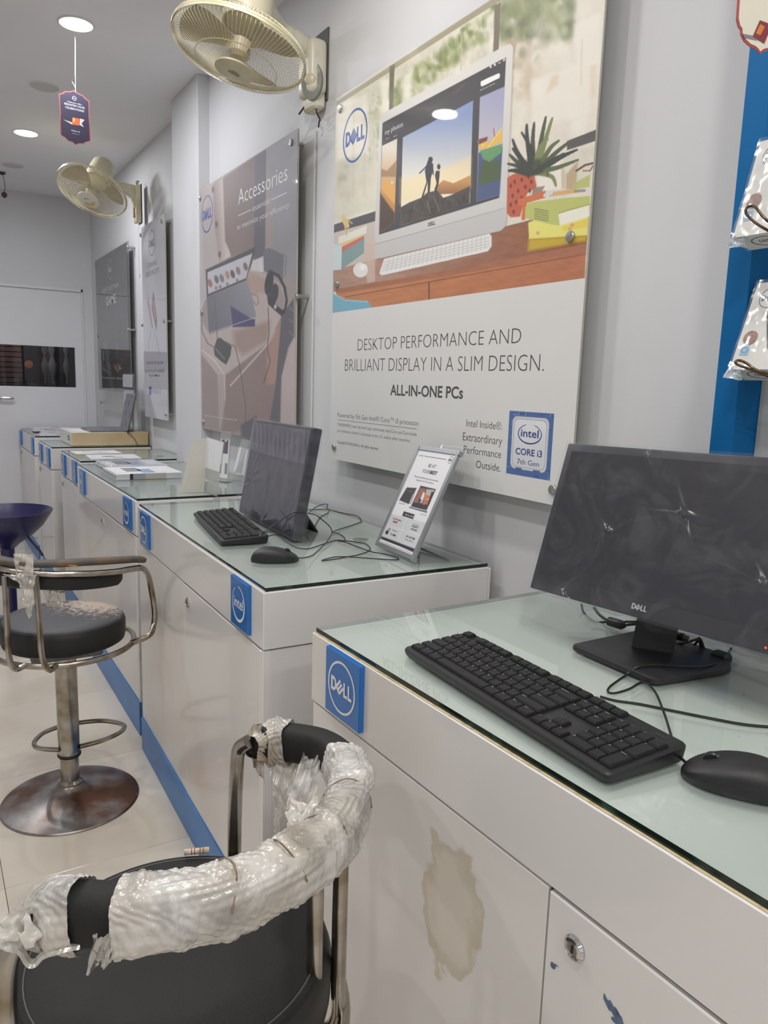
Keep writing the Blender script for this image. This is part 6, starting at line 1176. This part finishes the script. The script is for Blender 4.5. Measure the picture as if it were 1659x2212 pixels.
# ---- middle stool with the peeling seat
c = (-.88, 2.38); zs = .600
t = stool(c, zs, 'bar stool with a peeling worn black seat and rusty round base', None)
wc = atz(225, 1302, zs); st_ = [o for o in t.children if o.name.startswith('seat_top')][0]; st_.data.materials[0] = worn_vinyl(wc.x-c[0], wc.y-c[1], wc.z)
rail = [atr(px_, py_, c, r_) for px_, py_, r_ in ((-60, 1200, .236), (0, 1226, .232), (45, 1235, .230), (100, 1240, .228), (150, 1240, .226), (200, 1239, .228), (250, 1235, .234), (285, 1229, .240))]
end = [atr(px_, py_, c, r_) for px_, py_, r_ in ((308, 1228, .250), (320, 1243, .25), (327, 1275, .25), (334, 1320, .25), (332, 1350, .25), (322, 1372, .25))]
end.append(Vector((c[0]+.198*math.cos(math.radians(-28)), c[1]+.198*math.sin(math.radians(-28)), zs-.086)))
MB().tube(rail+end, .0090, seg=12, smooth=7).obj('back_rail', m_tube, t)
for pts in (((77, 1243), (84, 1330), (91, 1418), (106, 1447), (122, 1438)), ((10, 1245), (15, 1335), (19.5, 1418), (33, 1445), (55, 1436))):
    pp = [atr(*p_, c, r_) for p_, r_ in zip(pts, (.238, .240, .240, .232, .203))]; MB().tube(pp, .0080, seg=10, smooth=7).obj('back_bar', m_tube, t)
def padsweep(path, hw, hh, nseg=20, taper=.15, pw=.7):
    P3 = catmull([Vector(p) for p in path], 10); n = len(P3); mb = MB(); vs = []
    for i in range(n):
        tn = (P3[min(i+1, n-1)]-P3[max(i-1, 0)]).normalized(); sd = tn.cross(Vector((0, 0, 1))).normalized(); up = sd.cross(tn); f = i/(n-1); k_ = min(1, (min(f, 1-f)/taper)**.5 if f not in (0, 1) else .15)
        k_ = max(k_, .15)
        for j in range(nseg):
            a_ = 2*PI*j/nseg; ca, sa = math.cos(a_), math.sin(a_); vs.append(P3[i]+sd*(hw*k_*abs(ca)**pw*(1 if ca > 0 else -1))+up*(hh*k_*abs(sa)**pw*(1 if sa > 0 else -1)))
    fs = [(i*nseg+j, i*nseg+(j+1) % nseg, (i+1)*nseg+(j+1) % nseg, (i+1)*nseg+j) for i in range(n-1) for j in range(nseg)]+[tuple(range(nseg))[::-1], tuple((n-1)*nseg+j for j in range(nseg))]
    return mb.add(vs, fs)
zr = rail[4].z
pc = [Vector((c[0]+.205*math.cos(math.radians(a_)), c[1]+.205*math.sin(math.radians(a_)), zr+.020)) for a_ in range(-190, -32, 12)]
pad_top = [atr(px_, py_, c, r_) for px_, py_, r_ in ((-60, 1188, .222), (0, 1210, .218), (60, 1217, .215), (120, 1217, .213), (180, 1214, .213), (240, 1211, .22), (290, 1208, .235), (311, 1209, .25))]
padsweep(pad_top, .020, .0095, taper=.05).obj('torn_pad_top', mat('torn_vinyl', '4a4642', .6, ncol='6a5238', nscale=22, bump=.6, bscale=90), t)
low = [atr(px_, py_, c, r_) for px_, py_, r_ in ((-40, 1235, .200), (20, 1250, .198), (80, 1255, .195), (115, 1256, .195), (160, 1257, .195), (205, 1254, .195), (240, 1249, .198), (262, 1243, .20))]
padsweep(low, .018, .023, taper=.10).obj('backrest_pad', m_seatside, t)
fo = [atr(px_, py_, c, r_) for px_, py_, r_ in ((105, 1222, .226), (130, 1219, .226), (155, 1221, .227), (170, 1223, .227))]; padsweep(fo, .006, .003, 8).obj('exposed_foam', m_foam, t)
fo = [atr(px_, py_, c, r_) for px_, py_, r_ in ((-20, 1214, .228), (0, 1215, .228), (14, 1219, .228))]; padsweep(fo, .006, .005, 8).obj('exposed_foam', m_foam, t)
m_wrap = mat('bubble_wrap', 'cdcac4', .2, coat=.9, ncol='a3937c', nscale=9, nlo=.44, nhi=.80, bump=.6, bscale=130)  # brown blotches put both dirt and shading into the wrap colour
def _see(m, k_):
    t = m.node_tree; n = t.nodes; o_ = n['Material Output']; b = n['Principled BSDF']; tr = n.new('ShaderNodeBsdfTransparent'); mx = n.new('ShaderNodeMixShader')
    nz = n.new('ShaderNodeTexNoise'); nz.inputs['Scale'].default_value = 22; nz.inputs['Detail'].default_value = 5; tc = n.new('ShaderNodeTexCoord'); t.links.new(tc.outputs['Object'], nz.inputs[0])
    mr = n.new('ShaderNodeMapRange'); mr.inputs[1].default_value = .42; mr.inputs[2].default_value = .66; mr.inputs[3].default_value = 0; mr.inputs[4].default_value = k_; t.links.new(nz.outputs['Fac'], mr.inputs[0])
    t.links.new(mr.outputs[0], mx.inputs[0]); t.links.new(b.outputs[0], mx.inputs[1]); t.links.new(tr.outputs[0], mx.inputs[2]); t.links.new(mx.outputs[0], o_.inputs[0])
_see(m_wrap, .38); m_wrapfilm = film_mat('bubble_wrap_scrap', (.95, .93, .88), .42, (.78, .74, .66), .20, .16, .8, 45)
def q3(pl, zd): return [CAMP+ray(*p_)*zd for p_ in pl]
dd = (atr(45, 1290, c, .25)-CAMP).dot(FW)
crumple('tape_wrap', q3([(30, 1196), (72, 1198), (72, 1245), (35, 1240)], dd), t, m_wrap, .004, 12, 12, 3)
crumple('tape_strip', q3([(36, 1238), (76, 1242), (72, 1300), (48, 1296)], dd-.01), t, m_wrapfilm, .008, 10, 14, 4)
crumple('tape_strip', q3([(46, 1292), (72, 1298), (68, 1335), (60, 1336)], dd+.005), t, m_wrapfilm, .006, 8, 12, 6, .01)
crumple('tape_strip', q3([(4, 1240), (42, 1242), (44, 1262), (28, 1252)], dd-.008), t, m_wrapfilm, .004, 8, 8, 7)
d2_ = (atr(115, 1300, c, .19)-CAMP).dot(FW)
crumple('wrap_scrap', q3([(84, 1244), (114, 1244), (136, 1308), (98, 1308)], d2_+.02), t, m_wrapfilm, .010, 14, 16, 8, .01)
crumple('wrap_scrap', q3([(108, 1270), (124, 1262), (138, 1312), (100, 1306)], d2_-.01), t, m_wrap, .006, 12, 14, 9, .01)

# ---- nearest stool with bubble wrap round its arm rest
c = (-.99, .81); zs = .650
t = stool(c, zs, 'nearest bar stool, black seat, backrest wrapped in bubble wrap', None, th=.085, rs=.183)
path_px = [(543, 1616, .800), (565, 1606, .800), (600, 1603, .800), (645, 1606, .803), (700, 1620, .806), (742, 1655, .810), (757, 1705, .816), (742, 1762, .824), (700, 1822, .835), (645, 1868, .842), (575, 1905, .846), (500, 1934, .848), (430, 1953, .848), (340, 1968, .846), (250, 1975, .842), (170, 1972, .838), (105, 1978, .832), (45, 2008, .822)]
pth = [atz(*p_) for p_ in path_px]
def sweepframe(path, k_=14):
    P3 = catmull([Vector(p) for p in path], k_); n = len(P3); out = []; L_ = [0]
    for i in range(1, n): L_.append(L_[-1]+(P3[i]-P3[i-1]).length)
    for i in range(n):
        tn = (P3[min(i+2, n-1)]-P3[max(i-2, 0)]).normalized(); sd = tn.cross(Vector((0, 0, 1))).normalized(); out.append((P3[i], sd, sd.cross(tn), L_[i]))
    return out, L_[-1]
padsweep(pth, .0225, .026, 22, .05, pw=.68).obj('backrest_pad', m_seat, t)
SFR, SLEN = sweepframe(pth, 40)
def wrap(f0, f1, seed, rx=.0260, rz=.0300, nseg=150):
    fr = [q_ for q_ in SFR if f0 <= q_[3]/SLEN <= f1]; n = len(fr); r = np.random.RandomState(seed); vs = []
    ph = r.rand(12)*6.28; turns = [(r.uniform(0, SLEN), r.uniform(-.35, .35), r.uniform(.0012, .0030)) for _ in range(46)]; blot = r.rand(n, 8)
    for i, (p_, sd, up, s_) in enumerate(fr):
        fe = min(i, n-1-i)/n; ff = s_/SLEN; endk = 1-.45*max(0, 1-(min(ff, 1-ff))/.05)**1.5
        for j in range(nseg):
            a_ = 2*PI*j/nseg; ca, sa = math.cos(a_), math.sin(a_)
            x_ = s_/.0088; y_ = a_*.030/.0078; row = math.floor(y_+.5); dx_ = (x_+.5*(row % 2)) % 1-.5; dy_ = y_-row; d_ = math.hypot(dx_, dy_)
            flatn = .5+.5*math.sin(23*ff*6+2.2*a_+ph[0]); bub = .0009*max(0, 1-(d_/.44)**2)**.7*(.35+.65*flatn)
            rid = 0.0
            for s0, sk, am in turns:
                u_ = s_-s0-sk*.03*math.sin(a_+s0*60)
                if -.004 < u_ < .010: rid += am*(1-abs(u_-.001)/.010)*(.5+.5*math.sin(2*a_+s0*90))
            w_ = .0016*math.sin(3*a_+ph[1]+18*ff)+.0012*math.sin(5*a_-31*ff+ph[2])+.0009*math.sin(60*ff+2*a_)+.0005*math.sin(210*ff+9*math.sin(3*a_+20*ff))
            vs.append(p_+sd*((rx*endk+bub+rid+w_)*abs(ca)**.75*(1 if ca > 0 else -1))+up*((rz*endk+bub+rid+w_)*abs(sa)**.75*(1 if sa > 0 else -1)))
    fs = [(i*nseg+j, i*nseg+(j+1) % nseg, (i+1)*nseg+(j+1) % nseg, (i+1)*nseg+j) for i in range(n-1) for j in range(nseg)]
    return MB().add(vs, fs)
wrap(0, .085, 1).obj('bubble_wrap', m_wrap, t, ang=80); wrap(.235, .866, 2, .0275, .0305).obj('bubble_wrap', m_wrap, t, ang=80); wrap(.915, 1.0, 3, .027, .0300).obj('bubble_wrap', m_wrap, t, ang=80)
m_twine = mat('brown_tape_line', '8a735a', .6, ncol='5f4938', nscale=90)
for ff in (.42, .56, .655, .74):
    i_ = min(range(len(SFR)), key=lambda q_: abs(SFR[q_][3]/SLEN-ff)); p_, sd, up, s_ = SFR[i_]; tn = sd.cross(up)
    MB().tube([p_+sd*(.0305*math.cos(a_))+up*(.0335*math.sin(a_))+tn*(.006*math.sin(2*a_+ff*40)) for a_ in np.linspace(-.6, 3.0, 22)], .0009, seg=5).obj('tape_line', m_twine, t)
dep = lambda p_: (p_-CAMP).dot(FW)
# scraps of wrap hanging inside the bend and at the left end
z1_, z2_ = dep(pth[3]), dep(pth[9])
crumple('wrap_scrap', [CAMP+ray(576, 1640)*z1_, CAMP+ray(650, 1632)*z1_, CAMP+ray(625, 1745)*(z1_-.02), CAMP+ray(590, 1722)*(z1_-.01)], t, m_wrapfilm, .007, 18, 18, 12, .008)
crumple('wrap_scrap', [CAMP+ray(655, 1628)*(z1_-.03), CAMP+ray(700, 1640)*(z1_-.03), CAMP+ray(672, 1762)*(z2_+.06), CAMP+ray(616, 1742)*(z2_+.08)], t, m_wrap, .007, 20, 20, 13, .006)
crumple('wrap_scrap', [CAMP+ray(622, 1735)*(z2_+.08), CAMP+ray(690, 1725)*(z2_+.06), CAMP+ray(660, 1800)*(z2_+.03), CAMP+ray(624, 1795)*(z2_+.04)], t, m_wrap, .006, 16, 16, 14, .006)
crumple('wrap_scrap', [CAMP+ray(590, 1718)*(z1_-.01), CAMP+ray(624, 1740)*(z1_-.02), CAMP+ray(612, 1800)*(z2_+.06), CAMP+ray(596, 1800)*(z2_+.07)], t, m_wrapfilm, .004, 10, 12, 15)
zl = dep(pth[15])
crumple('wrap_scrap', [CAMP+ray(200, 2020)*(zl-.045), CAMP+ray(245, 2030)*(zl-.045), CAMP+ray(240, 2080)*(zl-.035), CAMP+ray(190, 2100)*(zl-.03)], t, m_wrapfilm, .006, 14, 14, 16, .008)
MB().tube([CAMP+ray(*p_)*(zl-.03+.002*i_) for i_, p_ in enumerate(((10, 2040), (42, 2052), (60, 2078), (76, 2080), (95, 2062), (135, 2048), (175, 2040)))], .0024, seg=6, smooth=5, sx=2.2).obj('twisted_strip', m_wrapfilm, t)
crumple('end_scrap', [CAMP+ray(2, 1990)*(zl-.02), CAMP+ray(60, 1955)*(zl-.02), CAMP+ray(90, 2030)*(zl-.03), CAMP+ray(0, 2060)*(zl-.04)], t, m_wrap, .010, 20, 20, 17, .01)
crumple('end_scrap', [CAMP+ray(536, 1575)*(z1_-.01), CAMP+ray(565, 1560)*(z1_-.01), CAMP+ray(572, 1690)*(z1_-.01), CAMP+ray(548, 1660)*(z1_)], t, m_wrap, .006, 14, 20, 18, .006)
# legs of the rail
def leg(pts, r_=.0088, name='back_bar', sx=1.0): MB().tube(pts, r_, seg=14, smooth=7, sx=sx).obj(name, m_tube, t)
zr_ = zs-.085-.008
e0 = Vector((-.865, .95, .80))
leg([Vector((-.848, .945, .815)), Vector((-.858, .957, .800)), Vector((-.862, .955, .77)), Vector((-.866, .952, .70)), Vector((-.868, .950, .62)), Vector((-.870, .945, zr_+.02)), Vector((c[0]+.198*math.cos(.85), c[1]+.198*math.sin(.85), zr_))], .0100)
B0 = Vector((-.822, .716, 0)); inn = (Vector((c[0], c[1], 0))-B0).normalized()
leg([B0+Vector((-.004, 0, .80)), B0+Vector((0, 0, .76)), B0+Vector((0, 0, .68)), B0+Vector((0, 0, .60)), B0+Vector((0, 0, zr_-.005)), B0+inn*.012+Vector((0, 0, zr_-.026)), B0+inn*.040+Vector((0, 0, zr_-.028))], .0092)
A0 = Vector((-.866, .694, 0)); inn = (Vector((c[0], c[1], 0))-A0).normalized()
leg([A0+Vector((0, 0, .80)), A0+Vector((0, 0, .76)), A0+Vector((0, 0, .68)), A0+Vector((0, 0, .60)), A0+Vector((0, 0, .52)), A0+inn*.012+Vector((0, 0, .495)), A0+inn*.05+Vector((0, 0, .50))], .0098, sx=.8)
lf_ = pth[-1]; leg([lf_, lf_+Vector((-.012, -.002, -.025)), lf_+Vector((-.016, 0, -.07)), lf_+Vector((-.016, .004, -.16)), Vector((c[0]-.200, c[1]-.02, zr_+.02)), Vector((c[0]-.198, c[1]-.02, zr_))], .0105)
# rolled paper on the seat edge
a_, b_ = atz(402, 1824, zs+.0065), atz(455, 1819, zs+.0065); mc = (a_+b_)/2; dr_ = Vector((mc.x-c[0], mc.y-c[1], 0)); sh_ = dr_*(min(1, .172/dr_.length)-1); a_, b_ = a_+sh_, b_+sh_; ax = (b_-a_)
tt = thing('rolled_paper', 'tiny roll of printed paper lying on the back edge of the nearest seat', 'paper roll', (a_+b_)/2, None)
MB().tube([a_, b_], .0043, seg=16).obj('roll', mat('rolled_paper', 'c9bfae', .7, ncol='a89a86', nscale=150), tt)
for f_ in (.28, .40, .62, .74): MB().tube([a_+ax*f_, a_+ax*(f_+.04)], .00445, seg=16).obj('red_mark', mat('ink_dull_red', '8a4040', .6), tt)

# ---- navy plastic stool at the left edge
m_navy = mat('navy_plastic', '23204f', .3, coat=.3)
cx_, cy_ = aty(10, 1118, 4.3).x, 4.3; zt_ = aty(60, 1114, 4.1).z
t = thing('plastic_stool', 'dark navy plastic bucket stool at the left edge, behind the peeling stool', 'stool', (cx_, cy_, 0), None)
R_ = (aty(115, 1116, 4.3).x-cx_)
MB().lathe([(.05, -.19), (.070, -.17), (.125, -.135), (.185, -.075), (R_-.015, -.025), (R_, .0), (R_-.004, .003), (R_-.020, -.018), (.175, -.064), (.11, -.12), (.001, -.15)], c=(cx_, cy_, zt_), seg=56).obj('bucket_seat', m_navy, t)
MB().lathe([(.001, 0), (.034, 0), (.034, zt_-.19-.02), (.055, zt_-.185), (.001, zt_-.18)], c=(cx_+.005, cy_, 0.01), seg=32).obj('column', m_navy, t)
MB().tube([(cx_+.10, cy_-.03, zt_-.14), (cx_+.155, cy_-.02, zt_-.22), (cx_+.17, cy_-.02, zt_-.25)], .007, seg=8).obj('strut', m_navy, t)
MB().lathe([(.001, .0005), (.20, .0005), (.205, .006), (.16, .018), (.06, .036), (.04, .05), (.001, .052)], c=(cx_, cy_, 0), seg=48).obj('base_disc', m_navy, t)
MB().tube([Vector((cx_+.16*math.cos(a_), cy_+.16*math.sin(a_), .30)) for a_ in np.linspace(0, 2*PI, 40)[:-1]], .007, seg=8, closed=True).obj('foot_ring', m_tube, t)
